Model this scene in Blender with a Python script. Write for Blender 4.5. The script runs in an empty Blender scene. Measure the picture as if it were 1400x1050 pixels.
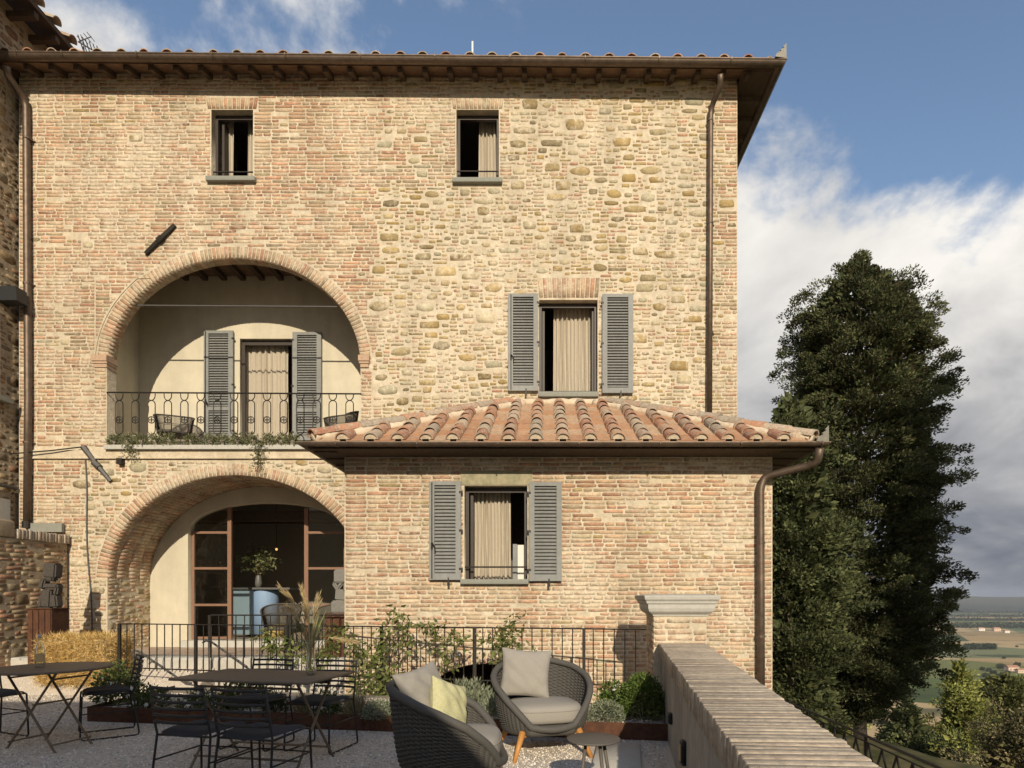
import bpy, bmesh, math, random
import numpy as np
from mathutils import Vector, Matrix
random.seed(7); rng = np.random.default_rng(7)
SC = bpy.context.scene
COL = SC.collection
R = math.radians

# ------------------------------------------------------------------ camera, world, sun, exposure
FPX, VX, VY, EYE = 850.0, 745.0, 815.0, 1.40        # focal length and vanishing point in photo pixels, eye height
cam_d = bpy.data.cameras.new('camera'); cam = bpy.data.objects.new('camera', cam_d); COL.objects.link(cam)
cam_d.sensor_width = 36; cam_d.lens = FPX/1400*36
cam_d.shift_x = -(VX-700)/1400; cam_d.shift_y = (VY-525)/1400
cam_d.clip_start = 0.05; cam_d.clip_end = 60000
cam.location = (0, 0, EYE); cam.rotation_euler = (R(90), 0, 0); SC.camera = cam

SUN_TX, SUN_TZ = 0.11, 0.45                         # towards the sun: (TX, -1, TZ)
sun_elev = math.atan2(SUN_TZ, math.hypot(1, SUN_TX))
sd = bpy.data.lights.new('sun', 'SUN'); sun = bpy.data.objects.new('sun', sd); COL.objects.link(sun)
sd.energy = 3.7; sd.angle = R(0.5); sd.color = (1.0, 0.865, 0.665)
sun.rotation_euler = Vector((SUN_TX, -1, SUN_TZ)).to_track_quat('Z', 'Y').to_euler()
sun.location = (3, -20, 20)

W = bpy.data.worlds.new('World'); SC.world = W; W.use_nodes = True
nt = W.node_tree; nt.nodes.clear()
def wn(t, **k):
    n = nt.nodes.new(t)
    for a, b in k.items(): setattr(n, a, b)
    return n
L = nt.links.new
out = wn('ShaderNodeOutputWorld')
sky = wn('ShaderNodeTexSky', sky_type='NISHITA', sun_disc=False)
sky.sun_elevation = sun_elev; sky.sun_rotation = math.pi - math.atan2(SUN_TX, 1)
sky.air_density = 1.0; sky.dust_density = 1.0; sky.ozone_density = 1.1
bgs = wn('ShaderNodeBackground'); bgs.inputs[1].default_value = 0.135
L(sky.outputs[0], bgs.inputs[0])
tc = wn('ShaderNodeTexCoord'); sep = wn('ShaderNodeSeparateXYZ'); L(tc.outputs['Generated'], sep.inputs[0])
def wmath(op, a, b=None, clamp=False):
    n = wn('ShaderNodeMath', operation=op, use_clamp=clamp)
    for i, v in enumerate((a, b)):
        if v is None: continue
        if hasattr(v, 'links'): L(v, n.inputs[i])
        else: n.inputs[i].default_value = v
    return n.outputs[0]
zc = wmath('ADD', wmath('MAXIMUM', sep.outputs[2], 0.0), 0.42)
cmb = wn('ShaderNodeCombineXYZ')
L(wmath('DIVIDE', sep.outputs[0], zc), cmb.inputs[0]); L(wmath('DIVIDE', sep.outputs[1], zc), cmb.inputs[1])
cmb.inputs[2].default_value = 15.5
def wnoise(scale, detail, rough, dist=0.0):
    n = wn('ShaderNodeTexNoise'); n.inputs['Scale'].default_value = scale; n.inputs['Detail'].default_value = detail
    n.inputs['Roughness'].default_value = rough; n.inputs['Distortion'].default_value = dist
    L(cmb.outputs[0], n.inputs['Vector']); return n.outputs['Fac']
cov = wn('ShaderNodeMapRange', interpolation_type='SMOOTHSTEP')       # more cloud low down, clear overhead
L(sep.outputs[2], cov.inputs['Value'])
cov.inputs['From Min'].default_value = 0.38; cov.inputs['From Max'].default_value = 0.66
cov.inputs['To Min'].default_value = 0.26; cov.inputs['To Max'].default_value = -0.055
dens = wmath('ADD', wnoise(2.1, 9, 0.60, 0.25), cov.outputs[0])
mask = wn('ShaderNodeMapRange', interpolation_type='SMOOTHSTEP'); L(dens, mask.inputs['Value'])
mask.inputs['From Min'].default_value = 0.50; mask.inputs['From Max'].default_value = 0.63
body = wn('ShaderNodeMapRange'); L(wmath('ADD', wmath('MULTIPLY', wnoise(2.6, 6, 0.55, 0.3), 0.9), wmath('MULTIPLY', sep.outputs[2], 0.75)), body.inputs['Value'])
body.inputs['From Min'].default_value = 0.42; body.inputs['From Max'].default_value = 0.92
ramp = wn('ShaderNodeValToRGB'); L(body.outputs[0], ramp.inputs[0])
ramp.color_ramp.elements[0].color = (0.135, 0.15, 0.185, 1); ramp.color_ramp.elements[1].color = (0.80, 0.77, 0.72, 1)
e = ramp.color_ramp.elements.new(0.45); e.color = (0.37, 0.37, 0.38, 1)
bgc = wn('ShaderNodeBackground'); L(ramp.outputs[0], bgc.inputs[0]); bgc.inputs[1].default_value = 1.0
mx = wn('ShaderNodeMixShader'); L(mask.outputs[0], mx.inputs[0]); L(bgs.outputs[0], mx.inputs[1]); L(bgc.outputs[0], mx.inputs[2])
L(mx.outputs[0], out.inputs[0])

vs = SC.view_settings
vs.view_transform = 'Standard'; vs.look = 'None'; vs.exposure = 0.30; vs.gamma = 1.0; vs.use_curve_mapping = False
SC.render.engine = 'CYCLES'
SC.cycles.use_denoising = True
SC.cycles.max_bounces = 6; SC.cycles.diffuse_bounces = 3; SC.cycles.transparent_max_bounces = 12
SC.cycles.volume_bounces = 0
SC.cycles.sample_clamp_indirect = 8

# ------------------------------------------------------------------ materials
MATS = {}
def mat(name, col, rough=0.8, metal=0.0, var=0.25, scale=8.0, bump=0.0, bscale=60.0, col2=None, attr=False,
        objrand=None, smear=None, trans=0.0, spec=0.35, lowsmear=0.0, streak=0.0, bdist=0.01, contrast=(0.3, 0.7), stretch=None):
    m = bpy.data.materials.new(name); m.use_nodes = True; t = m.node_tree; N = t.nodes; K = t.links.new
    b = N['Principled BSDF']; b.inputs['Roughness'].default_value = rough; b.inputs['Metallic'].default_value = metal
    b.inputs['Specular IOR Level'].default_value = spec
    geo = N.new('ShaderNodeNewGeometry')
    vec = geo.outputs['Position']
    if stretch:
        mp = N.new('ShaderNodeMapping'); mp.inputs['Scale'].default_value = stretch; K(vec, mp.inputs[0]); vec = mp.outputs[0]
    def noise(s, d=5, r=0.6):
        n = N.new('ShaderNodeTexNoise'); n.inputs['Scale'].default_value = s; n.inputs['Detail'].default_value = d
        n.inputs['Roughness'].default_value = r; K(vec, n.inputs['Vector']); return n.outputs['Fac']
    def mrange(v, a, b_, c, d):
        n = N.new('ShaderNodeMapRange'); K(v, n.inputs['Value'])
        for i, q in zip(('From Min', 'From Max', 'To Min', 'To Max'), (a, b_, c, d)): n.inputs[i].default_value = q
        return n.outputs[0]
    def mix(f, a, c, bt='MIX'):
        n = N.new('ShaderNodeMix'); n.data_type = 'RGBA'; n.blend_type = bt
        for idx, v in ((0, f), (6, a), (7, c)):
            if hasattr(v, 'links'): K(v, n.inputs[idx])
            else: n.inputs[idx].default_value = v if idx == 0 else ((*v, 1) if len(v) == 3 else v)
        return n.outputs[2]
    if attr:
        a = N.new('ShaderNodeAttribute'); a.attribute_name = 'Col'; base = a.outputs['Color']
    elif objrand:
        oi = N.new('ShaderNodeObjectInfo'); rp = N.new('ShaderNodeValToRGB'); rp.color_ramp.interpolation = 'CONSTANT'
        K(oi.outputs['Random'], rp.inputs[0]); el = rp.color_ramp.elements
        while len(el) > 1: el.remove(el[0])
        el[0].position = 0; el[0].color = (*objrand[0], 1)
        for i, c in enumerate(objrand[1:], 1): q = el.new(i/len(objrand)); q.color = (*c, 1)
        base = rp.outputs[0]
    else: base = (*col, 1)
    if col2: base = mix(mrange(noise(scale, 6, 0.65), contrast[0], contrast[1], 0, 1), base, col2)
    if smear:
        sn = noise(smear[1], 6, 0.7)
        if lowsmear:
            ad = N.new('ShaderNodeMath'); ad.operation = 'MULTIPLY_ADD'; K(noise(1.1, 3, 0.5), ad.inputs[0]); ad.inputs[1].default_value = lowsmear; ad.inputs[2].default_value = -lowsmear*0.5
            a2 = N.new('ShaderNodeMath'); K(sn, a2.inputs[0]); K(ad.outputs[0], a2.inputs[1]); sn = a2.outputs[0]
        base = mix(mrange(sn, smear[2], smear[3], 0, smear[4]), base, smear[0])
    v = mrange(noise(scale*3.1, 5, 0.65), 0.25, 0.75, 1-var, 1+var*0.8)
    if streak:                                       # rain streaks and grime with a shape of their own
        keep_ = vec; mp2 = N.new('ShaderNodeMapping'); mp2.inputs['Scale'].default_value = (1.6, 1.6, 0.28); K(geo.outputs['Position'], mp2.inputs[0]); vec = mp2.outputs[0]
        st_ = mrange(noise(1.0, 7, 0.68), 0.36, 0.60, 1-streak, 1.06); vec = keep_
        mm = N.new('ShaderNodeMath'); mm.operation = 'MULTIPLY'; K(v, mm.inputs[0]); K(st_, mm.inputs[1]); v = mm.outputs[0]
    n = N.new('ShaderNodeMix'); n.data_type = 'RGBA'; n.blend_type = 'MULTIPLY'; n.inputs[0].default_value = 1
    cc = N.new('ShaderNodeCombineColor'); [K(v, cc.inputs[i]) for i in range(3)]
    if hasattr(base, 'links'): K(base, n.inputs[6])
    else: n.inputs[6].default_value = base
    K(cc.outputs[0], n.inputs[7]); K(n.outputs[2], b.inputs['Base Color'])
    if bump:
        bp = N.new('ShaderNodeBump'); bp.inputs['Strength'].default_value = bump; bp.inputs['Distance'].default_value = bdist
        K(noise(bscale, 6, 0.7), bp.inputs['Height']); K(bp.outputs[0], b.inputs['Normal'])
    if trans:
        tr = N.new('ShaderNodeBsdfTranslucent'); K(n.outputs[2], tr.inputs[0]); ms = N.new('ShaderNodeMixShader'); ms.inputs[0].default_value = trans
        K(b.outputs[0], ms.inputs[1]); K(tr.outputs[0], ms.inputs[2]); K(ms.outputs[0], N['Material Output'].inputs[0])
    MATS[name] = m; return m
MORT = (0.665, 0.58, 0.44)
mat('mortar', MORT, 0.95, var=0.20, scale=4.5, bump=1.0, bscale=30, col2=(0.53, 0.445, 0.315), contrast=(0.40, 0.72), streak=0.14, bdist=0.02)
mat('masonry', (1, 1, 1), 0.95, var=0.30, scale=11, bump=0.9, bscale=55, attr=True, smear=(MORT, 10.0, 0.45, 0.68, 0.88), lowsmear=0.55, streak=0.14)
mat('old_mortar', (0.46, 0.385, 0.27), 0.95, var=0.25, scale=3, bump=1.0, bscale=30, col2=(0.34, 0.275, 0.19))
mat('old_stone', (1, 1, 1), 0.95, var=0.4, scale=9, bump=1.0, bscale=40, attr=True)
mat('cream_plaster', (0.58, 0.53, 0.41), 0.9, var=0.09, scale=1.2, bump=0.25, bscale=14, streak=0.10)
mat('grey_render', (0.40, 0.375, 0.33), 0.95, var=0.2, scale=3, streak=0.25, bump=0.3, bscale=60)
mat('cap_stone', (0.46, 0.45, 0.41), 0.8, var=0.12, scale=7, bump=0.25, bscale=80)
mat('sill_stone', (0.25, 0.255, 0.22), 0.8, var=0.15, scale=8, bump=0.25, bscale=80)
mat('lintel_stone', (0.40, 0.35, 0.23), 0.9, var=0.25, scale=6, bump=0.6, bscale=50, col2=(0.27, 0.26, 0.17))
mat('coping', (1, 1, 1), 0.95, var=0.38, scale=7, bump=0.9, bscale=45, streak=0.25, objrand=[(0.47, 0.395, 0.30), (0.51, 0.435, 0.335), (0.44, 0.36, 0.275), (0.49, 0.40, 0.30), (0.53, 0.46, 0.36), (0.42, 0.355, 0.28)])
TER = [(0.42, 0.20, 0.11), (0.50, 0.30, 0.19), (0.46, 0.36, 0.26), (0.38, 0.18, 0.11), (0.52, 0.40, 0.29), (0.40, 0.27, 0.19), (0.48, 0.25, 0.15), (0.36, 0.29, 0.22)]
mat('cover_tile', (1, 1, 1), 0.9, var=0.35, scale=9, bump=0.6, bscale=60, objrand=TER, smear=((0.40, 0.36, 0.285), 14, 0.46, 0.60, 0.8))
mat('pan_tile', (1, 1, 1), 0.85, var=0.32, scale=6, bump=0.3, bscale=60, objrand=[(0.45, 0.245, 0.135), (0.48, 0.29, 0.175), (0.40, 0.215, 0.12), (0.48, 0.33, 0.215)], smear=((0.38, 0.30, 0.21), 9, 0.47, 0.66, 0.75))
mat('roof_mortar', (0.64, 0.54, 0.40), 0.95, var=0.2, scale=5, bump=1.0, bscale=30, col2=(0.50, 0.36, 0.25), contrast=(0.5, 0.7))
mat('copper', (0.115, 0.088, 0.068), 0.5, metal=0.55, var=0.35, scale=4, col2=(0.165, 0.12, 0.088), bump=0.1)
mat('zinc', (0.24, 0.225, 0.19), 0.5, metal=0.6, var=0.25, scale=6)
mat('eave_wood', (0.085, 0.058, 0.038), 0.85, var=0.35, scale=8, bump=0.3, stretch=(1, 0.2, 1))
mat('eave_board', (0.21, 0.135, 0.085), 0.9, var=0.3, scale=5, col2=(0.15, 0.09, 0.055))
mat('shutter', (0.24, 0.245, 0.235), 0.6, var=0.16, scale=5, streak=0.15)
mat('frame_dark', (0.045, 0.035, 0.028), 0.5, var=0.2, scale=6)
mat('frame_copper', (0.25, 0.145, 0.095), 0.5, metal=0.2, var=0.12, scale=6)
mat('curtain', (0.60, 0.53, 0.42), 0.95, var=0.06, scale=6, trans=0.25)
mat('iron', (0.035, 0.031, 0.027), 0.55, metal=0.5, var=0.3, scale=12)
mat('iron_grey', (0.11, 0.105, 0.10), 0.6, metal=0.4, var=0.3, scale=12)
mat('chair_metal', (0.030, 0.029, 0.028), 0.5, var=0.2, scale=10)
mat('table_metal', (0.17, 0.13, 0.09), 0.55, var=0.12, scale=10)
mat('side_table', (0.105, 0.094, 0.082), 0.55, var=0.1, scale=8)
mat('seat_pad', (0.040, 0.042, 0.045), 0.9, var=0.15, scale=30)
mat('wicker', (0.088, 0.083, 0.074), 0.75, var=0.2, scale=40)
mat('wicker_brown', (0.085, 0.074, 0.06), 0.75, var=0.2, scale=40)
mat('fabric_grey', (0.30, 0.28, 0.245), 0.95, var=0.05, scale=20, bump=0.15, bscale=400)
mat('fabric_pale', (0.30, 0.28, 0.245), 0.95, var=0.06, scale=14, bump=0.12, bscale=300)
mat('fabric_yellow', (0.46, 0.44, 0.21), 0.9, var=0.2, scale=60, col2=(0.54, 0.52, 0.33), bump=0.2, bscale=200)
mat('teak', (0.50, 0.235, 0.065), 0.55, var=0.2, scale=7, stretch=(1, 1, 0.2), bump=0.1)
mat('corten', (0.13, 0.056, 0.028), 0.85, var=0.4, scale=6, col2=(0.07, 0.032, 0.02), bump=0.2, streak=0.3)
mat('gravel_ground', (0.68, 0.605, 0.505), 0.95, var=0.25, scale=40, bump=0.8, bscale=90, col2=(0.52, 0.465, 0.395))
mat('pebble', (1, 1, 1), 0.9, var=0.15, scale=60, attr=True)
mat('soil', (0.30, 0.26, 0.21), 0.95, var=0.4, scale=20, bump=0.8, bscale=60)
mat('paving', (0.40, 0.29, 0.22), 0.9, var=0.15, scale=4, col2=(0.45, 0.38, 0.30), bump=0.2)
mat('slab', (0.48, 0.455, 0.40), 0.9, var=0.12, scale=4, bump=0.2)
mat('straw', (1, 1, 1), 0.85, var=0.2, scale=30, attr=True, trans=0.15)
mat('sculpture_dark', (0.07, 0.062, 0.053), 0.8, var=0.3, scale=10, bump=0.5, bscale=50)
mat('sculpture_grey', (0.20, 0.195, 0.18), 0.85, var=0.25, scale=12, bump=0.5, bscale=60)
mat('leaf', (1, 1, 1), 0.6, var=0.2, scale=20, attr=True, trans=0.3)
mat('needle', (1, 1, 1), 0.75, var=0.2, scale=6, attr=True, trans=0.15, spec=0.2)
mat('petal', (0.80, 0.78, 0.72), 0.7, var=0.05, trans=0.3)
mat('bark', (0.19, 0.15, 0.115), 0.95, var=0.35, scale=6, bump=1.0, bscale=25, stretch=(1, 1, 0.25))
mat('stem', (0.10, 0.075, 0.04), 0.85, var=0.2)
mat('plume', (0.60, 0.46, 0.24), 0.9, var=0.2, scale=20, trans=0.3)
mat('counter_blue', (0.22, 0.33, 0.50), 0.6, var=0.05)
mat('counter_pale', (0.28, 0.37, 0.45), 0.6, var=0.05)
mat('counter_yellow', (0.45, 0.33, 0.12), 0.6, var=0.1)
mat('counter_top', (0.12, 0.12, 0.115), 0.4, var=0.1)
mat('inside_wall', (0.34, 0.31, 0.26), 0.9, var=0.1)
mat('inside_dark', (0.12, 0.10, 0.085), 0.9, var=0.2)
mat('shade_block_pale', (0.68, 0.60, 0.46), 0.9, var=0.15, scale=2)  # wall of the added shade block, kept pale to bounce light back
mat('lamp_black', (0.022, 0.024, 0.027), 0.5, var=0.1)
mat('white_metal', (0.75, 0.75, 0.75), 0.5, var=0.05)
mat('white_wall', (0.72, 0.69, 0.62), 0.9, var=0.05)
mat('pink_wall', (0.62, 0.47, 0.36), 0.9, var=0.05)
mat('red_roof', (0.38, 0.20, 0.13), 0.9, var=0.2)
mat('label_paper', (0.55, 0.40, 0.20), 0.8, var=0.2, scale=60)
def glass_mat(name, tint, rough=0.0):
    m = bpy.data.materials.new(name); m.use_nodes = True; t = m.node_tree; N = t.nodes
    N.remove(N['Principled BSDF'])
    g = N.new('ShaderNodeBsdfGlossy'); g.inputs['Roughness'].default_value = rough; g.inputs[0].default_value = (1, 1, 1, 1)
    tr = N.new('ShaderNodeBsdfTransparent'); tr.inputs[0].default_value = (*tint, 1)
    f = N.new('ShaderNodeFresnel'); f.inputs[0].default_value = 1.5
    ms = N.new('ShaderNodeMixShader'); t.links.new(f.outputs[0], ms.inputs[0]); t.links.new(tr.outputs[0], ms.inputs[1]); t.links.new(g.outputs[0], ms.inputs[2])
    t.links.new(ms.outputs[0], N['Material Output'].inputs[0]); MATS[name] = m
glass_mat('glass', (0.75, 0.78, 0.77)); glass_mat('bottle_glass', (0.86, 0.90, 0.86))
m = bpy.data.materials.new('bulb'); m.use_nodes = True; MATS['bulb'] = m
m.node_tree.nodes['Principled BSDF'].inputs['Emission Color'].default_value = (1, 0.55, 0.2, 1)
m.node_tree.nodes['Principled BSDF'].inputs['Emission Strength'].default_value = 1.0

# ------------------------------------------------------------------ helpers
def P(px, py, Y):                                   # photo pixel at depth Y -> world point
    return Vector(((px-VX)/FPX*Y, Y, EYE+(VY-py)/FPX*Y))
def PX(px, Y): return (px-VX)/FPX*Y
def PZ(py, Y): return EYE+(VY-py)/FPX*Y

XF = {}
def tag(o, label=None, cat=None, group=None, kind=None):
    if label: o['label'] = label
    if cat: o['category'] = cat
    if group: o['group'] = group
    if kind: o['kind'] = kind
    return o
def thing(name, label, cat, loc=(0, 0, 0), rotz=0.0, group=None):
    o = bpy.data.objects.new(name, None); COL.objects.link(o); o.empty_display_size = 0.1
    o.location = loc; o.rotation_euler = (0, 0, rotz)
    XF[o] = Matrix.Translation(loc) @ Matrix.Rotation(rotz, 4, 'Z')
    return tag(o, label, cat, group)
def link(name, me, parent=None, world=False):
    o = bpy.data.objects.new(name, me); COL.objects.link(o)
    if parent is not None:
        o.parent = parent
        if world and parent in XF: o.matrix_parent_inverse = XF[parent].inverted()
    return o
def copy_tree(o, parent=None):
    c = o.copy(); COL.objects.link(c); c.parent = parent
    if parent is not None: c.matrix_parent_inverse = o.matrix_parent_inverse.copy()
    for ch in list(o.children): copy_tree(ch, c)
    return c
def mesh_np(name, V, Fq, material, col=None, smooth=False):
    """V (n,3); Fq (m,k) equal sized faces or list of faces"""
    me = bpy.data.meshes.new(name)
    if isinstance(Fq, np.ndarray):
        V = np.asarray(V, dtype=np.float32); Fq = Fq.astype(np.int32); k = Fq.shape[1]
        me.vertices.add(len(V)); me.vertices.foreach_set('co', V.ravel())
        me.loops.add(Fq.size); me.loops.foreach_set('vertex_index', Fq.ravel())
        me.polygons.add(len(Fq)); me.polygons.foreach_set('loop_start', np.arange(0, Fq.size, k, dtype=np.int32))
        me.update(calc_edges=True); me.validate()
    else:
        me.from_pydata([tuple(v) for v in V], [], [tuple(f) for f in Fq])
    if col is not None:
        a = me.color_attributes.new('Col', 'FLOAT_COLOR', 'POINT')
        c = np.ones((len(me.vertices), 4), dtype=np.float32); c[:, :3] = np.asarray(col)[:len(me.vertices)]
        a.data.foreach_set('color', c.ravel())
    if smooth: me.polygons.foreach_set('use_smooth', np.ones(len(me.polygons), dtype=bool))
    me.materials.append(MATS[material] if isinstance(material, str) else material)
    return me
class MB:
    def __init__(s): s.v = []; s.f = []
    def add(s, vs, fs):
        n = len(s.v); s.v += [tuple(v) for v in vs]; s.f += [tuple(i+n for i in f) for f in fs]; return s
    def hexa(s, p):                                  # 8 points: bottom ring, top ring
        return s.add(p, [(3, 2, 1, 0), (4, 5, 6, 7), (0, 1, 5, 4), (1, 2, 6, 5), (2, 3, 7, 6), (3, 0, 4, 7)])
    def box(s, x0, x1, y0, y1, z0, z1):
        return s.hexa([(x0, y0, z0), (x1, y0, z0), (x1, y1, z0), (x0, y1, z0), (x0, y0, z1), (x1, y0, z1), (x1, y1, z1), (x0, y1, z1)])
    def cbox(s, c, size, M=None):
        x, y, z = [q/2 for q in size]
        pts = [Vector(q) for q in ((-x, -y, -z), (x, -y, -z), (x, y, -z), (-x, y, -z), (-x, -y, z), (x, -y, z), (x, y, z), (-x, y, z))]
        if M is not None: pts = [M @ q for q in pts]
        return s.hexa([q+Vector(c) for q in pts])
    def tube(s, pts, r, n=6, cap=True, closed=False, flat=None):
        pts = [Vector(p) for p in pts]; k = len(pts); rs = r if hasattr(r, '__len__') else [r]*k
        base = len(s.v); up = None
        for i, p in enumerate(pts):
            if closed: d = pts[(i+1) % k]-pts[i-1]
            else: d = pts[min(i+1, k-1)]-pts[max(i-1, 0)]
            d = d.normalized() if d.length > 1e-9 else Vector((0, 0, 1))
            if up is None:
                up = Vector((0, 0, 1)) if abs(d.z) < 0.9 else Vector((1, 0, 0))
            a = (up-d*up.dot(d))
            a = a.normalized() if a.length > 1e-6 else d.orthogonal().normalized()
            b = d.cross(a); up = a
            for j in range(n):
                t = 2*math.pi*j/n + math.pi/n
                s.v.append(tuple(p+(a*math.cos(t)*(flat or 1)+b*math.sin(t))*rs[i]))
        m = k if closed else k-1
        for i in range(m):
            for j in range(n):
                a0 = base+i*n+j; a1 = base+i*n+(j+1) % n; i2 = (i+1) % k
                s.f.append((a0, a1, base+i2*n+(j+1) % n, base+i2*n+j))
        if cap and not closed:
            s.f.append(tuple(base+j for j in reversed(range(n)))); s.f.append(tuple(base+(k-1)*n+j for j in range(n)))
        return s
    def lathe(s, prof, n=24, c=(0, 0, 0), capb=True, capt=True):
        base = len(s.v)
        for r, z in prof:
            for j in range(n):
                t = 2*math.pi*j/n; s.v.append((c[0]+r*math.cos(t), c[1]+r*math.sin(t), c[2]+z))
        for i in range(len(prof)-1):
            for j in range(n):
                s.f.append((base+i*n+j, base+i*n+(j+1) % n, base+(i+1)*n+(j+1) % n, base+(i+1)*n+j))
        if capb: s.f.append(tuple(base+j for j in reversed(range(n))))
        if capt: s.f.append(tuple(base+(len(prof)-1)*n+j for j in range(n)))
        return s
    def prism(s, poly, d0, d1, mp):                  # poly 2D, mp(u,v,d)->xyz
        k = len(poly)
        return s.add([mp(u, v, d0) for u, v in poly]+[mp(u, v, d1) for u, v in poly],
                     [tuple(range(k))[::-1], tuple(range(k, 2*k))]+[(i, (i+1) % k, k+(i+1) % k, k+i) for i in range(k)])
    def grid(s, fn, nu, nv):
        b = len(s.v)
        for i in range(nu):
            for j in range(nv): s.v.append(tuple(fn(i/(nu-1), j/(nv-1))))
        for i in range(nu-1):
            for j in range(nv-1): s.f.append((b+i*nv+j, b+(i+1)*nv+j, b+(i+1)*nv+j+1, b+i*nv+j+1))
        return s
    def mesh(s, name, material, smooth=False, fix=True):
        me = mesh_np(name, s.v, s.f, material)
        if fix:
            b = bmesh.new(); b.from_mesh(me); bmesh.ops.recalc_face_normals(b, faces=b.faces); b.to_mesh(me); b.free()
        if smooth: me.polygons.foreach_set('use_smooth', np.ones(len(me.polygons), dtype=bool))
        return me
    def build(s, name, material, parent=None, smooth=False, world=False):
        return link(name, s.mesh(name, material, smooth), parent, world)
def rbox_mesh(name, size, bev, material, seg=3, puff=0.0, M=None):
    b = bmesh.new(); bmesh.ops.create_cube(b, size=1)
    for v in b.verts: v.co = Vector((v.co.x*size[0], v.co.y*size[1], v.co.z*size[2]))
    bmesh.ops.bevel(b, geom=list(b.edges), offset=bev, segments=seg, affect='EDGES', profile=0.5)
    if M is not None: bmesh.ops.transform(b, matrix=M, verts=b.verts)
    me = bpy.data.meshes.new(name); b.to_mesh(me); b.free(); me.materials.append(MATS[material])
    me.polygons.foreach_set('use_smooth', np.ones(len(me.polygons), dtype=bool)); return me
def struct(o, name=None): o['kind'] = 'structure'; return o
def holed_wall(name, outer, holes, y0, th, material):
    cu = bpy.data.curves.new('tmp', 'CURVE'); cu.dimensions = '2D'; cu.fill_mode = 'BOTH'; cu.extrude = th/2
    for poly in [outer]+holes:
        sp = cu.splines.new('POLY'); sp.points.add(len(poly)-1); sp.use_cyclic_u = True
        for p, (u, v) in zip(sp.points, poly): p.co = (u, v, 0, 1)
    ob = bpy.data.objects.new('tmp', cu); COL.objects.link(ob)
    dg = bpy.context.evaluated_depsgraph_get(); dg.update()
    me = bpy.data.meshes.new_from_object(ob.evaluated_get(dg)); me.name = name
    bpy.data.objects.remove(ob); bpy.data.curves.remove(cu)
    co = np.zeros(len(me.vertices)*3, dtype=np.float32); me.vertices.foreach_get('co', co); co = co.reshape(-1, 3)
    me.vertices.foreach_set('co', np.stack([co[:, 0], y0+th/2-co[:, 2], co[:, 1]], 1).ravel().astype(np.float32)); me.update()
    me.materials.clear(); me.materials.append(MATS[material]); return me

# ---- leaves, pebbles: bulk numpy geometry
def leaf_arrays(C, size, aspect, cols, updir=None, spread=1.0, fold=0.25):
    """C (n,3) centres -> folded leaf quads. updir (n,3) preferred leaf axis."""
    n = len(C); C = np.asarray(C)
    ax = rng.normal(size=(n, 3))
    ax /= np.linalg.norm(ax, axis=1, keepdims=True)+1e-9
    if updir is not None: ax = np.asarray(updir)+ax*spread
    ax /= np.linalg.norm(ax, axis=1, keepdims=True)+1e-9
    rv = rng.normal(size=(n, 3)); sd_ = np.cross(ax, rv); sd_ /= np.linalg.norm(sd_, axis=1, keepdims=True)+1e-9
    nr = np.cross(ax, sd_)
    Ls = (np.asarray(size)*(0.6+0.8*rng.random(n)))[:, None]; Ws = Ls*aspect
    base = C; tip = C+ax*Ls; mid = C+ax*Ls*0.45
    a = mid+sd_*Ws*0.5+nr*Ws*fold; b = mid-sd_*Ws*0.5+nr*Ws*fold
    V = np.stack([base, a, tip, b], 1).reshape(-1, 3)
    i = np.arange(n)[:, None]*4
    F = np.concatenate([i+np.array([[0, 1, 2]]), i+np.array([[0, 2, 3]])], 0)
    col = np.repeat(np.asarray(cols), 4, axis=0)
    return V, F, col
def pal(n, cols, jit=0.18):
    cols = np.asarray(cols); c = cols[rng.integers(0, len(cols), n)]
    return np.clip(c*(1+jit*rng.normal(size=(n, 1))), 0.005, 0.95)
def ball_pts(n, r, shell=0.5):
    d = rng.normal(size=(n, 3)); d /= np.linalg.norm(d, axis=1, keepdims=True)
    return d*(shell+(1-shell)*rng.random((n, 1))**0.6)*np.asarray(r)
# ------------------------------------------------------------------ masonry
BRICKS = [(0.48, 0.305, 0.19), (0.46, 0.275, 0.17), (0.52, 0.36, 0.23), (0.42, 0.235, 0.15), (0.49, 0.34, 0.215), (0.53, 0.40, 0.265), (0.48, 0.37, 0.24), (0.48, 0.285, 0.18), (0.40, 0.305, 0.195)]
REDDISH = [(0.48, 0.22, 0.13), (0.50, 0.27, 0.17), (0.44, 0.20, 0.12)]
STONES = [(0.36, 0.255, 0.105), (0.40, 0.30, 0.14), (0.32, 0.245, 0.125), (0.43, 0.345, 0.19), (0.30, 0.24, 0.14), (0.45, 0.38, 0.24), (0.37, 0.27, 0.12), (0.41, 0.37, 0.25)]
OLDST = [(0.25, 0.18, 0.10), (0.32, 0.24, 0.14), (0.20, 0.145, 0.085), (0.28, 0.17, 0.10), (0.36, 0.29, 0.18), (0.22, 0.18, 0.12)]
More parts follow.
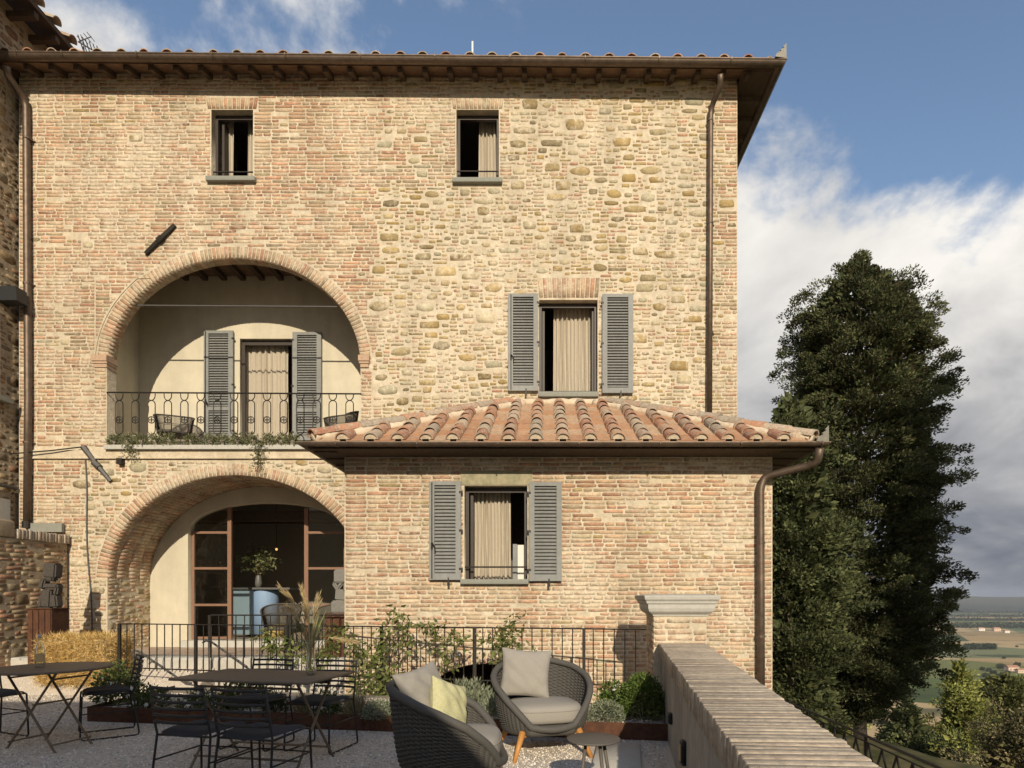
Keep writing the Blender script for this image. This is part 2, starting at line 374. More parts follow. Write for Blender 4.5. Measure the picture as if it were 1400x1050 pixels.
def masonry(mask, u0, u1, v0, v1, pitch=0.060, blen=0.285, stone_n=0, stone_w=None, rough=None, bricks=BRICKS, stones=STONES, joint=0.013, zone=None):
    g = 0.01; nu = int((u1-u0)/g)+1; nv = int((v1-v0)/g)+1
    U, V = np.meshgrid(u0+np.arange(nu)*g, v0+np.arange(nv)*g)
    ok = mask(U, V); pieces = []
    for it in range(stone_n):                                        # rubble stones first, the big ones before the small
        u = rng.uniform(u0, u1); v = rng.uniform(v0, v1)
        if stone_w is not None and rng.random() > stone_w(u, v): continue
        big = max(0.0, 1.0-1.25*it/stone_n)*rng.uniform(0.35, 1.0)
        w = 0.075+0.40*big**1.5*rng.uniform(0.6, 1.15); h = min(0.042+0.185*big**1.3*rng.uniform(0.4, 1.1), w*0.8)
        i0, i1 = int((v-h/2-0.003-v0)/g), int((v+h/2+0.003-v0)/g)+1; j0, j1 = int((u-w/2-0.004-u0)/g), int((u+w/2+0.004-u0)/g)+1
        if i0 < 0 or j0 < 0 or i1 >= nv or j1 >= nu or not ok[i0:i1, j0:j1].all(): continue
        ok[i0:i1, j0:j1] = False
        poly = []; J2 = lambda q: rng.uniform(-q, q)
        for sx, sy in ((-1, -1), (1, -1), (1, 1), (-1, 1)):           # an uneven four-sided block with broken corners
            cx, cy = sx*(0.98-abs(J2(0.17))), sy*(0.98-abs(J2(0.24))); ch = rng.uniform(0.12, 0.40); cv = rng.uniform(0.18, 0.55)
            e1, e2 = (cx-sx*ch*min(1, 0.6*h/w+0.25), cy), (cx, cy-sy*cv)
            poly += [e1, e2] if sx*sy < 0 else [e2, e1]
        poly = [(u+(a_+J2(0.05))*w/2, v+(b_+J2(0.08))*h/2) for a_, b_ in poly]
        if rng.random() < 0.45:                                       # a rounder field stone
            p = rng.uniform(2.2, 4.0); sh = rng.uniform(-0.3, 0.3); poly = []
            for q in range(10):
                t = 2*math.pi*q/10+J2(0.15); c, s_ = math.cos(t), math.sin(t); f = (abs(c)**p+abs(s_)**p)**(-1/p)*rng.uniform(0.84, 1.0)
                poly.append((u+(c*f+sh*s_*f*h/w)*w/2, v+s_*f*h/2*(1+0.2*sh*c)))
        pieces.append((poly, rng.uniform(0.0003, 0.0035), pal(1, stones, 0.16)[0], 'stone', w*h, (u, v)))
    v = v0+0.004; ci = 0
    while v < v1-0.03:
        ph = pitch*rng.uniform(0.94, 1.06)
        i0 = int((v-v0)/g); i1 = min(nv, int((v+ph-joint-v0)/g)+1)
        row = ok[i0:i1].all(axis=0)
        d = np.diff(np.concatenate([[0], row.astype(int), [0]])); starts = np.where(d == 1)[0]; ends = np.where(d == -1)[0]
        for a, b in zip(starts, ends):
            ua, ub = u0+a*g, u0+(b-1)*g; x = ua
            if a == 0: x -= blen*(0.5 if ci % 2 else 0.0)*rng.uniform(0.6, 1.2)
            while x < ub-0.03:
                z = zone(x, v) if zone else 0.0
                if rng.random() < z: ln = rng.uniform(0.06, 0.26)
                else: ln = (blen if rng.random() < 0.62 else blen*0.47)*rng.uniform(0.93, 1.05)
                xa, xb = max(x, ua), min(x+ln, ub); 
                if ub-xb < 0.05: xb = ub
                x = xb+joint*rng.uniform(0.7, 1.5) if xb > x else x+ln
                if xb-xa < 0.035: continue
                if rng.random() < 0.04+0.03*z: continue                # lost under the pointing
                h = ph-joint*rng.uniform(0.8, 1.3); hz = rng.uniform(0.7, 1.0) if rng.random() < z else 1.0
                wv = 0.006*math.sin(xa*1.1+ci*0.3)+rng.uniform(-0.002, 0.002)
                va, vb = v+wv+h*(1-hz)/2, v+wv+h*(1+hz)/2; j = 0.0045
                J = lambda: rng.uniform(-j, j)
                c = 0.010
                poly = [(xa+c+J(), va+J()), ((xa+xb)/2+J()*4, va+J()), (xb-c+J(), va+J()), (xb+J()*0.6, (va+vb)/2+J()*2), (xb-c+J(), vb+J()), ((xa+xb)/2+J()*4, vb+J()), (xa+c+J(), vb+J()), (xa+J()*0.6, (va+vb)/2+J()*2)]
                cc = pal(1, stones if rng.random() < z*0.55 else bricks, 0.13)[0]
                pieces.append((poly, rng.uniform(0.0005, 0.0045), cc, 'brick', (xb-xa)*h, ((xa+xb)/2, (va+vb)/2)))
        band = ok[i0:i1]; v += ph; ci += 1
    if stone_n > 2000:                                               # chips and thin slips wedged into what is left
        occ = ok.copy()
        for p in pieces:
            if p[3] == 'brick':
                us, vs_ = [q[0] for q in p[0]], [q[1] for q in p[0]]
                occ[max(0, int((min(vs_)-v0)/g)):int((max(vs_)-v0)/g)+1, max(0, int((min(us)-u0)/g)):int((max(us)-u0)/g)+1] = False
        for it in range(stone_n*2):
            u = rng.uniform(u0, u1); vv = rng.uniform(v0, v1)
            if rng.random() > zone(u, vv)-0.2: continue
            w = rng.uniform(0.035, 0.16); h = rng.uniform(0.018, 0.036)
            i0, i1, j0, j1 = int((vv-h/2-v0)/g), int((vv+h/2-v0)/g)+1, int((u-w/2-u0)/g), int((u+w/2-u0)/g)+1
            if i0 < 0 or j0 < 0 or i1 >= nv or j1 >= nu or not occ[i0:i1, j0:j1].all(): continue
            occ[i0:i1, j0:j1] = False
            poly = [(u+a_*w/2*rng.uniform(.8, 1), vv+b_*h/2*rng.uniform(.7, 1)) for a_, b_ in ((-.8, -1), (.1, -1), (.8, -.9), (1, 0), (.8, .9), (0, 1), (-.8, .9), (-1, .1))]
            pieces.append((poly, rng.uniform(0.0005, 0.003), pal(1, stones if rng.random() < .6 else bricks, .14)[0], 'brick', 0.0001, (u, vv)))
    return pieces
def piece_geo(pieces, mp, deep=0.012):
    V, F, Cc = [], [], []
    for poly, pr, col, kind, area, cen in pieces:
        b = len(V); k = len(poly); cu, cv = cen
        for (u, v) in poly: V.append(mp(u, v, -deep))
        for (u, v) in poly: V.append(mp(cu+(u-cu)*0.992, cv+(v-cv)*0.965, pr))
        V.append(mp(cu, cv, pr+(0.0008 if kind == 'stone' else 0.0008)))
        for i in range(k):
            j = (i+1) % k
            F.append((b+i, b+j, b+k+j)); F.append((b+i, b+k+j, b+k+i)); F.append((b+k+i, b+k+j, b+2*k))
        Cc += [col]*(2*k+1)
    return np.array(V, dtype=np.float32), np.array(F, dtype=np.int32), np.array(Cc, dtype=np.float32)
def lay(pieces, mp, parent, material, single, stuff_name, world=False):
    """pieces in the set `single` become parts of their own, the rest one stuff part"""
    rest = []
    for i, p in enumerate(pieces):
        if i in single:
            V, F, c = piece_geo([p], mp); link(p[3], mesh_np(p[3], V, F, material, c), parent, world)
        else: rest.append(p)
    if rest:
        V, F, c = piece_geo(rest, mp); o = link(stuff_name, mesh_np(stuff_name, V, F, material, c), parent, world); o['kind'] = 'stuff'

# ------------------------------------------------------------------ the house
YM, YA, YG = 10.6, 8.5, 8.0                        # main front, annex front, annex gutter
house = thing('brick_house', 'three storey brick and stone house with arched loggia and lower tiled wing', 'house', (-2.9, YM, 0))
def hp(name, mb, material, smooth=False): return mb.build(name, material, house, smooth, world=True)
def hm(name, me, parent=None): return link(name, me, parent or house, world=parent is None)

XL, XR = PX(26, YM), PX(1008, YM); ZT = PZ(96, YM)
sm = FPX/YM
def rect(px0, px1, py0, py1, Y): return [(PX(px0, Y), PZ(py1, Y)), (PX(px1, Y), PZ(py1, Y)), (PX(px1, Y), PZ(py0, Y)), (PX(px0, Y), PZ(py0, Y))]
AC, AA = PX(320, YM), 173/sm                        # arch axis and half width
US, UB = PZ(498, YM), 146/sm; UF = PZ(610, YM)      # upper arch spring, rise, floor
LS, LB = PZ(790, YM), 141/sm; LF = 0.40             # lower arch
def arch_poly(c, a, s, b, f, n=56):
    return [(c-a, f)]+[(c-a*math.cos(math.pi*i/n), s+b*math.sin(math.pi*i/n)) for i in range(n+1)]+[(c+a, f)]
W1 = (289, 346, 150, 244); W2 = (624, 682, 150, 246); W3 = (737, 817, 410, 538)
holes = [rect(*W1, YM), rect(*W2, YM), rect(*W3, YM), arch_poly(AC, AA, US, UB, UF), arch_poly(AC, AA, LS, LB, LF)]
wall_main = hm('main_wall', holed_wall('main_wall', [(XL, -0.6), (XR, -0.6), (XR, ZT), (XL, ZT)], holes, YM, 0.22, 'mortar'))
def in_rect(U, V, w, Y, m=0.012): return (U > PX(w[0], Y)-m) & (U < PX(w[1], Y)+m) & (V > PZ(w[3], Y)-m) & (V < PZ(w[2], Y)+m)
RING = 0.195
def in_arch(U, V, s, b, f, r=RING):
    return ((((U-AC)/(AA+r))**2+((V-s)/(b+r))**2 < 1) & (V >= s)) | ((abs(U-AC) < AA+0.012) & (V < s) & (V > f))
LZ = PZ(626, YM)                                    # string course
def mask_main(U, V):
    ok = (U > XL+0.005) & (U < XR-0.005) & (V < ZT-0.1) & (V > 0.3)
    for w in (W1, W2, W3): ok &= ~in_rect(U, V, w, YM)
    for w in ((282, 353, 132, 150), (617, 689, 132, 150), (735, 820, 379, 410), (286, 349, 243, 251), (620, 686, 244, 253), (735, 818, 536, 545)): ok &= ~in_rect(U, V, w, YM, 0.0)
    ok &= ~in_arch(U, V, US, UB, UF) & ~in_arch(U, V, LS, LB, LF)
    ok &= ~((V > LZ-0.01) & (V < PZ(611, YM)) & (U < PX(470, YM)))
    ok &= ~((abs(U-AC) < AA+17.5/sm) & (abs(U-AC) > AA-0.02) & (V > UF) & (V < PZ(380, YM)) & (U < AC))
    ok &= ~((U > AC+AA) & (U < AC+AA+0.21) & (V > UF) & (V < PZ(486, YM)))
    ok &= ~((U > PX(470, YM)+0.05) & (V < PZ(640, YM)))                # behind the wing
    return ok
def rub(u, v):
    px, py = VX+u*sm, VY-(v-EYE)*sm
    if px > 978: return 0.10
    if px > 514:
        if py < 255 and px < 690: return 0.35 if px > 560 else 0.2
        return 0.9
    if px > 505: return 0.02
    if py > 628 and 100 < px < 470: return 0.6
    return 0.05
def stw(u, v):
    px, py = VX+u*sm, VY-(v-EYE)*sm
    if px > 966: return 0.06
    if px > 516:
        if py < 255 and px < 690: return 0.12
        return 1.0 if (py < 330 or px < 700) else 0.6
    if py > 628 and 110 < px < 460: return 0.5
    return 0.006
pm = masonry(mask_main, XL, XR, 0.3, ZT, 0.0605, 0.29, stone_n=13000, stone_w=stw, zone=rub)
mp_main = lambda u, v, n: (u, YM-n, v)

# wing
AX0, AX1 = PX(471, YA), PX(1056, YA); sa = FPX/YA; AZT = PZ(607, YA)
WA = (635, 721, 664, 797)
cel_c, cel_a, cel_s, cel_b = PX(662, YA), 0.86, -0.12, 0.60
cel = [(cel_c-cel_a, -2.0)]+[(cel_c-cel_a*math.cos(math.pi*i/32), cel_s+cel_b*math.sin(math.pi*i/32)) for i in range(33)]+[(cel_c+cel_a, -2.0)]
wall_wing = hm('wing_wall', holed_wall('wing_wall', [(AX0, -2.6), (AX1, -2.6), (AX1, AZT), (AX0, AZT)], [rect(*WA, YA), cel], YA, 0.25, 'mortar'))
def mask_wing(U, V):
    ok = (U > AX0+0.004) & (U < AX1-0.004) & (V < AZT) & (V > -0.5)
    ok &= ~in_rect(U, V, WA, YA) & ~in_rect(U, V, (630, 728, 643, 664), YA, 0.0) & ~in_rect(U, V, (629, 724, 791, 800), YA, 0.0)
    ok &= ~((((U-cel_c)/(cel_a+0.17))**2+((V-cel_s)/(cel_b+0.17))**2 < 1) & (V >= cel_s)) & ~((abs(U-cel_c) < cel_a+0.01) & (V < cel_s))
    return ok
pw = masonry(mask_wing, AX0, AX1, -0.5, AZT, 0.0585, 0.285, zone=lambda u, v: 0.06)
mp_wing = lambda u, v, n: (u, YA-n, v)
# the 300 bricks and 300 stones that show largest are parts of their own
alls = [(p[4]*sm*sm, 0, i, p[3]) for i, p in enumerate(pm)]+[(p[4]*sa*sa*(0 if p[5][1] < 0.4 or p[5][1] > PZ(648, YA) else 1), 1, i, p[3]) for i, p in enumerate(pw)]
alls.sort(reverse=True); sel = [set(), set()]; cnt = {'brick': 0, 'stone': 0}
for a, w, i, k in alls:
    if cnt[k] < 300: cnt[k] += 1; sel[w].add(i)
lay(pm, mp_main, wall_main, 'masonry', sel[0], 'brickwork'); lay(pw, mp_wing, wall_wing, 'masonry', sel[1], 'brickwork')

# side, back and inner walls, floors (close the rooms so that windows are dark)
b = MB(); b.box(XL, XL+0.3, YM+0.22, 19, -0.6, ZT); hp('side_wall', b, 'mortar')
b = MB(); b.box(XR-0.3, XR, YM+0.22, 19, -3, ZT); hp('side_wall', b, 'mortar')
b = MB(); b.box(XL+0.3, XR-0.3, 18.7, 19, -3, ZT); hp('back_wall', b, 'mortar')
for x0 in (AX0, AX1-0.25):
    b = MB(); b.box(x0, x0+0.25, YA+0.25, YM, -2.6, AZT); hp('side_wall', b, 'mortar')
YL = 11.85                                          # back wall of the loggia
LX0, LX1 = PX(190, YL), AC+AA+0.6; LCZ = PZ(384, YL)
YD = 11.74                                          # cream wall behind the lower vault
b = MB()
b.box(XL+0.3, XR-0.3, YL+0.2, 18.7, UF-0.25, UF-0.03); hp('floor_slab', b, 'inside_dark')
b = MB(); b.box(XL+0.3, XR-0.3, YM+0.22, 18.7, LCZ+0.14, LCZ+0.3); hp('floor_slab', b, 'inside_dark')
b = MB(); b.box(LX1+0.15, LX1+0.3, YM+0.22, 18.7, -0.5, LCZ+0.14); hp('inner_wall', b, 'inside_wall')
b = MB(); b.box(XL+0.3, XR-0.3, 15.5, 15.7, -0.5, ZT); hp('inner_wall', b, 'inside_wall')
b = MB(); b.box(XL+0.3, XR-0.3, YM+0.22, 18.7, ZT-0.35, ZT-0.2); hp('floor_slab', b, 'inside_dark')
b = MB(); b.box(AX0+0.25, AX1-0.25, YA+0.25, YM, 0.55, 0.7); hp('floor_slab', b, 'inside_dark')
b = MB(); b.box(AX0+0.25, AX1-0.25, YM-0.12, YM-0.02, -2.6, AZT); hp('inner_wall', b, 'inside_dark')

# voussoirs of the arches and the brick lining of the vault
def arc_samples(a, b_, step):
    ts = np.linspace(0, math.pi, 2000); x, y = -a*np.cos(ts), b_*np.sin(ts)
    s = np.concatenate([[0], np.cumsum(np.hypot(np.diff(x), np.diff(y)))]); n = int(round(s[-1]/step))
    return np.interp(np.linspace(0, s[-1], n+1), s, ts)
def voussoirs(c, a, s, b_, y0, depth, ring, parent, name, step=0.066, material='masonry', slices=1, stuff=False, u_max=1e9, inner=0.004, u_min=-1e9):
    ts = arc_samples(a, b_, step); VV, FF, CC = [], [], []
    for i in range(len(ts)-1):
        for sl in range(slices):
            g = (ts[1]-ts[0])*0.10; t0, t1 = ts[i]+g, ts[i+1]-g; pts = []
            rr = ring*rng.uniform(0.93, 1.03) if not stuff else ring
            ya = y0+depth*sl/slices+(0.006 if stuff else 0); yb = y0+depth*(sl+1)/slices-0.006
            pr = rng.uniform(0.0005, 0.003); inn = inner+rng.uniform(0, 0.004)
            for yy in (ya-(0 if stuff else pr), yb):
                for t, r in ((t0, -inn), (t1, -inn), (t1, rr), (t0, rr)):
                    nx, nz = -b_*math.cos(t), a*math.sin(t); l = math.hypot(nx, nz)
                    pts.append((c-a*math.cos(t)+nx/l*r+rng.uniform(-.002, .002), yy, s+b_*math.sin(t)+nz/l*r+rng.uniform(-.002, .002)))
            if min(p[0] for p in pts) > u_max or max(p[0] for p in pts) < u_min: continue
            col = pal(1, BRICKS, 0.12)[0]
            if stuff:
                n = len(VV); VV += pts; CC += [col]*8
                FF += [tuple(n+q for q in f) for f in ((3, 2, 1, 0), (4, 5, 6, 7), (0, 1, 5, 4), (1, 2, 6, 5), (2, 3, 7, 6), (3, 0, 4, 7))]
            else:
                m_ = MB().hexa(pts); me = mesh_np(name, m_.v, np.array(m_.f), material, [col]*8); link(name, me, parent)
    if stuff:
        o = link(name, mesh_np(name, np.array(VV), np.array(FF), material, CC), parent); o['kind'] = 'stuff'
voussoirs(AC, AA, US, UB, YM, 0.216, RING-0.012, wall_main, 'voussoir')
voussoirs(AC, AA, LS, LB, YM, 0.216, RING-0.012, wall_main, 'voussoir', u_max=PX(475, YM))
voussoirs(cel_c, cel_a, cel_s, cel_b, YA, 0.24, 0.155, wall_wing, 'voussoir')
# vault behind the lower arch
def vault_fn(u, v):
    if u < 0.12: x, z = AC-AA, LF+(LS-LF)*u/0.12
    elif u > 0.88: x, z = AC+AA, LF+(LS-LF)*(1-u)/0.12
    else:
        t = math.pi*(u-0.12)/0.76; x, z = AC-AA*math.cos(t), LS+LB*math.sin(t)
    return (x, YM+0.22+v*(YD-YM-0.22), z)
vault = hp('vault', MB().grid(vault_fn, 90, 3), 'mortar')
voussoirs(AC, AA, LS, LB, YM+0.22, YD-YM-0.225, 0.02, vault, 'vault_bricks', slices=3, stuff=True, inner=0.006)
pj = masonry(lambda U, V: (V > LF+0.03) & (V < LS), YM+0.012, YD, LF, LS, 0.06, 0.27, stone_n=70, stone_w=lambda u, v: 1, zone=lambda u, v: 0.35)
lay(pj, lambda u, v, n: (AC-AA+n*1.5, u, v), vault, 'masonry', set(), 'brickwork')
# left pilaster of the loggia and the brick strip at its right
pl = masonry(lambda U, V: V > -1, AC-AA-17/sm, AC-AA-0.01, UF, PZ(503, YM), 0.0605, 0.2, zone=lambda u, v: 0)
b = MB(); b.box(AC-AA-17/sm, AC-AA-0.001, YM-0.016, YM+0.1, UF, PZ(381, YM)-0.02)
# the upper end of the pilaster stays clear of the arch ring
pil = hp('pilaster', MB().box(AC-AA-17/sm, AC-AA-0.001, YM-0.016, YM+0.1, UF, PZ(500, YM)), 'mortar')
lay(pl, lambda u, v, n: (u, YM-0.016-n, v), pil, 'masonry', set(), 'brickwork')
sp_ = [(AC-AA-17/sm, US+0.05)]+[(AC-(AA+RING+0.01)*math.cos(t), US+(UB+RING+0.01)*math.sin(t)) for t in np.linspace(0.10, 0.93, 14)]
sp_ = [(max(u, AC-AA-17/sm), v) for u, v in sp_]
top = PZ(381, YM); sp_ = [q for q in sp_ if q[1] < top]+[(sp_[-1][0], top), (AC-AA-17/sm, top)]
spand = hp('spandrel', MB().prism(sp_, YM-0.014, YM+0.05, lambda u, v, d: (u, d, v)), 'mortar')
def mask_sp(U, V): return (U > AC-AA-17/sm+0.01) & (V < top-0.01) & (((U-AC)/(AA+RING+0.02))**2+((V-US)/(UB+RING+0.02))**2 > 1) & (V > US) & (U < sp_[-2][0]-0.01)
lay(masonry(mask_sp, AC-AA-17/sm, AC, US, top, 0.0605, 0.25, zone=lambda u, v: 0.1), lambda u, v, n: (u, YM-0.014-n, v), spand, 'masonry', set(), 'brickwork')
ps = masonry(lambda U, V: V > -1, AC+AA+0.012, AC+AA+0.20, UF, PZ(505, YM), 0.0605, 0.2, zone=lambda u, v: 0)
strip = hp('pilaster', MB().box(AC+AA+0.001, AC+AA+0.205, YM-0.008, YM+0.1, UF, PZ(500, YM)), 'mortar')
lay(ps, lambda u, v, n: (u, YM-0.008-n, v), strip, 'masonry', set(), 'brickwork')
for x0, x1 in ((AC-AA-0.24, AC-AA+0.025), (AC+AA-0.025, AC+AA+0.16)):
    b = MB(); z = PZ(503, YM)
    b.box(x0+0.03, x1-0.015, YM-0.035, YM+0.215, z, z+0.06).box(x0+0.012, x1-0.006, YM-0.05, YM+0.218, z+0.062, z+0.10).box(x0, x1, YM-0.065, YM+0.222, z+0.102, z+0.20)
    o = hp('impost', b, 'lintel_stone'); o.data.materials[0] = MATS['impost'] if 'impost' in MATS else mat('impost', (0.47, 0.33, 0.23), 0.95, var=0.25, scale=9, bump=0.5)
# string course under the loggia, stone edge of its floor
b = MB(); b.box(PX(147, YM), PX(471, YM), YM-0.10, YM+0.3, UF-0.07, UF); hp('balcony_ledge', b, 'cap_stone')
b = MB(); b.box(PX(44, YM), PX(471, YM), YM-0.03, YM+0.02, LZ, UF-0.072); hp('string_course', b, 'mortar')
b = MB(); b.box(PX(44, YM), PX(471, YM), YM-0.045, YM+0.02, LZ-0.02, LZ-0.001); hp('string_course', b, 'mortar')
# soldier courses over the top windows, lintels, sills
def soldier(px0, px1, py0, py1, n, Y, parent):
    for i in range(n):
        x0 = PX(px0, Y)+(PX(px1, Y)-PX(px0, Y))*(i+0.08)/n; x1 = PX(px0, Y)+(PX(px1, Y)-PX(px0, Y))*(i+0.92)/n
        lean = (i/(n-1)-0.5)*0.06; q = rng.uniform(0.001, 0.006)
        pts = [(x0, Y-q, PZ(py1, Y)), (x1, Y-q, PZ(py1, Y)), (x1, Y+0.05, PZ(py1, Y)), (x0, Y+0.05, PZ(py1, Y)), (x0+lean, Y-q, PZ(py0, Y)), (x1+lean, Y-q, PZ(py0, Y)), (x1+lean, Y+0.05, PZ(py0, Y)), (x0+lean, Y+0.05, PZ(py0, Y))]
        m_ = MB().hexa(pts); link('soldier_brick', mesh_np('soldier_brick', m_.v, np.array(m_.f), 'masonry', [pal(1, BRICKS, .12)[0]]*8), parent)
soldier(284, 351, 134, 149, 12, YM, wall_main); soldier(619, 687, 134, 149, 12, YM, wall_main)
soldier(737, 818, 380, 407, 13, YM, wall_main)
hm('lintel', rbox_mesh('lintel', ((728-630)/sa, 0.12, 20/sa), 0.008, 'lintel_stone', M=Matrix.Translation(((PX(630, YA)+PX(728, YA))/2, YA+0.05, PZ(653.5, YA)))))
def sill(px0, px1, py0, py1, Y):
    hm('sill', rbox_mesh('sill', ((px1-px0)/FPX*Y, 0.30, (py1-py0)/FPX*Y), 0.012, 'sill_stone', M=Matrix.Translation(((PX(px0, Y)+PX(px1, Y))/2, Y+0.07, PZ((py0+py1)/2, Y)))))
sill(284, 351, 244, 250.5, YM); sill(619, 687, 246, 252.5, YM); sill(736, 818, 537, 544, YM); sill(630, 723, 792, 799, YA)

# ---- windows
def window(w, Y, rec=0.13, fr=0.045, bar_py=None, mullion=None, panes=True):
    x0, x1, z0, z1 = PX(w[0], Y), PX(w[1], Y), PZ(w[3], Y), PZ(w[2], Y)
    b = MB(); y0, y1 = Y+rec, Y+rec+0.06
    b.box(x0-0.02, x0+fr, y0, y1, z0, z1).box(x1-fr, x1+0.02, y0, y1, z0, z1).box(x0+fr, x1-fr, y0, y1, z1-fr*1.6, z1+0.02).box(x0+fr, x1-fr, y0, y1, z0-0.01, z0+fr)
    o = hp('window', b, 'frame_dark')
    if bar_py:
        t = MB().tube([(x0-0.01, Y+0.06, PZ(bar_py, Y)), (x1+0.01, Y+0.06, PZ(bar_py, Y))], 0.012, 8)
        link('guard_bar', t.mesh('guard_bar', 'iron'), o)
    for px in (mullion or []):                      # an inward swung sash seen edge on
        xx = PX(px, Y); s_ = MB().box(xx-0.02, xx+0.02, Y+rec+0.07, Y+rec+0.55, z0+fr, z1-fr*1.6)
        link('sash', s_.mesh('sash', 'frame_dark'), o)
    return o
win = [window(W1, YM, bar_py=232, mullion=[297]), window(W2, YM, bar_py=231), window(W3, YM, bar_py=534, mullion=[743, 812]), window(WA, YA, bar_py=775, mullion=[643])]
sash = MB().box(PX(700, YA), PX(706, YA), YA+0.22, YA+0.27, PZ(795, YA), PZ(742, YA)); link('sash', sash.mesh('sash', 'shutter'), win[3])
sash = MB().box(PX(706.5, YA), PX(719, YA), YA+0.24, YA+0.26, PZ(795, YA), PZ(743, YA)); link('panel', sash.mesh('panel', 'white_wall'), win[3])

# ---- curtains hang inside the windows: things of their own
def curtain(label, px0, px1, py0, py1, Y, folds, amp=0.03, hem=0.0):
    x0, x1 = PX(px0, Y), PX(px1, Y); z0, z1 = PZ(py1, Y), PZ(py0, Y)
    fl = rng.uniform(0, 6, 4)
    def fn(u, v):
        q = u+0.02*math.sin(6*v+fl[0])*(1-v)
        return (x0+(x1-x0)*u+0.01*math.sin(9*u+fl[1])*(1-v), Y+amp*math.sin(q*folds*6.283+fl[2])*(0.8+0.3*math.sin(q*11+fl[3]))+0.012*math.sin(u*folds*14+2*v), z0+(z1-z0)*v+(hem*math.sin(u*folds*6.28) if v == 0 else 0))
    o = MB().grid(fn, folds*12+1, 14).build('curtain', 'curtain', None, True); tag(o, label, 'curtain'); return o
curtain('narrow pale curtain gathered at the left of the top window above the iron anchor', 299, 320, 160, 248, YM+0.36, 4)
curtain('thin strip of pale curtain at the right jamb of the top window above the loggia', 339.5, 347, 160, 248, YM+0.36, 2)
curtain('pale curtain drawn across the right half of the top window in the rubble wall', 655, 681, 160, 249, YM+0.36, 5)
curtain('full length linen curtain in the window between grey shutters above the tiled wing roof', 757, 812, 415, 540, YM+0.36, 9)
curtain('linen curtain in the window of the low brick wing', 647, 698, 668, 792, YA+0.36, 9, hem=0.015)

# ---- louvred shutters
SLAT = None
def shutter(px0, px1, py0, py1, Y, yoff, rails=(), handle=None, hook=True):
    x0, x1, z0, z1 = PX(px0, Y), PX(px1, Y), PZ(py1, Y), PZ(py0, Y); st = 0.058*(x1-x0)/0.42+0.012; th = 0.045; y0 = Y-yoff-th; y1 = Y-yoff
    b = MB()
    b.box(x0, x0+st, y0, y1, z0, z1).box(x1-st, x1, y0, y1, z0, z1).box(x0+st, x1-st, y0+.001, y1-.001, z1-0.055, z1-0.001).box(x0+st, x1-st, y0+.001, y1-.001, z0+.001, z0+0.09)
    b.box(x0+st, x1-st, y1-0.008, y1-0.004, z0+.09, z1-.055)
    zs = [z0+0.09]
    for r in rails: b.box(x0+st, x1-st, y0+.001, y1-.001, PZ(r, Y)-0.035, PZ(r, Y)+0.035); zs += [PZ(r, Y)-0.035, PZ(r, Y)+0.035]
    zs.append(z1-0.055)
    o = hp('shutter', b, 'shutter')
    s_ = MB().cbox((0, 0, 0), (x1-x0-2*st, 0.034, 0.006), Matrix.Rotation(R(42), 4, 'X')); me = s_.mesh('slat', 'shutter')
    for k in range(0, len(zs), 2):
        n = int((zs[k+1]-zs[k])/0.047)
        for i in range(n):
            q = link('slat', me, o); q.location = ((x0+x1)/2, (y0+y1)/2, zs[k]+(zs[k+1]-zs[k])*(i+0.5)/n)
    for zz in (z0+0.15, (z0+z1)/2, z1-0.15):
        xe = x1 if px1 < (handle or 0) or (handle and handle < (px0+px1)/2) else x0
        link('hinge', MB().cbox((xe, y0+0.01, zz), (0.05, 0.03, 0.03)).mesh('hinge', 'iron'), o)
    if hook:
        xm = (x0+x1)/2+0.05; h = MB().tube([(xm, Y+0.02, z0-0.05), (xm, y0-0.03, z0-0.05), (xm, y0-0.03, z0+0.03)], 0.008, 6).cbox((xm, y0-0.03, z0-0.045), (0.03, 0.012, 0.07))
        link('shutter_catch', h.mesh('shutter_catch', 'iron'), o)
    if handle:
        hx = PX(handle, Y); zz = z0+(z1-z0)*0.33
        h = MB().tube([(hx, y0-0.012, z0+0.02), (hx, y0-0.012, z1-0.02)], 0.007, 6) if handle < (px0+px1)/2 else MB()
        h.tube([(hx, y0-0.012, zz+0.06), (hx+0.01, y0-0.035, zz+0.05), (hx+0.045, y0-0.04, zz), (hx+0.045, y0-0.04, zz-0.06)], 0.009, 6).cbox((hx, y0-0.006, zz+0.02), (0.028, 0.012, 0.09))
        link('latch', h.mesh('latch', 'iron'), o)
    return o
shutter(695, 736, 404, 536, YM, 0.03, handle=699); shutter(823, 865, 404.5, 539, YM, 0.03)
shutter(588, 631, 659, 793, YA, 0.03, handle=592); shutter(723.5, 768, 660, 794.5, YA, 0.03)
shutter(281.5, 321, 454, 601, YL, 0.03, rails=(560,), handle=284, hook=False); shutter(402, 441, 456, 603, YL, 0.03, rails=(562,), hook=False)

# ---- loggia
LD = (328, 401, 463, 700)
ldz0, ldz1 = UF, PZ(463, YL)
hm('loggia_wall', holed_wall('loggia_wall', [(LX0-0.2, UF-0.2), (LX1+0.15, UF-0.2), (LX1+0.15, LCZ+0.12), (LX0-0.2, LCZ+0.12)], [[(PX(328, YL), UF-0.1), (PX(401, YL), UF-0.1), (PX(401, YL), ldz1), (PX(328, YL), ldz1)]], YL, 0.2, 'cream_plaster'))
hp('loggia_wall', MB().box(LX0-0.15, LX0, YM+0.222, YL-0.001, UF-0.2, LCZ+0.12), 'cream_plaster')
hp('loggia_wall', MB().box(LX1, LX1+0.15, YM+0.222, YL-0.001, UF-0.2, LCZ+0.12), 'cream_plaster')
hp('loggia_floor', MB().box(LX0, LX1, YM+0.3, YL, UF-0.2, UF-0.012), 'paving')
lc = hp('loggia_ceiling', MB().box(LX0-0.1, LX1+0.1, YM+0.222, YL-0.002, LCZ+0.09, LCZ+0.12), 'pan_ceiling' if 'pan_ceiling' in MATS else 'eave_board')
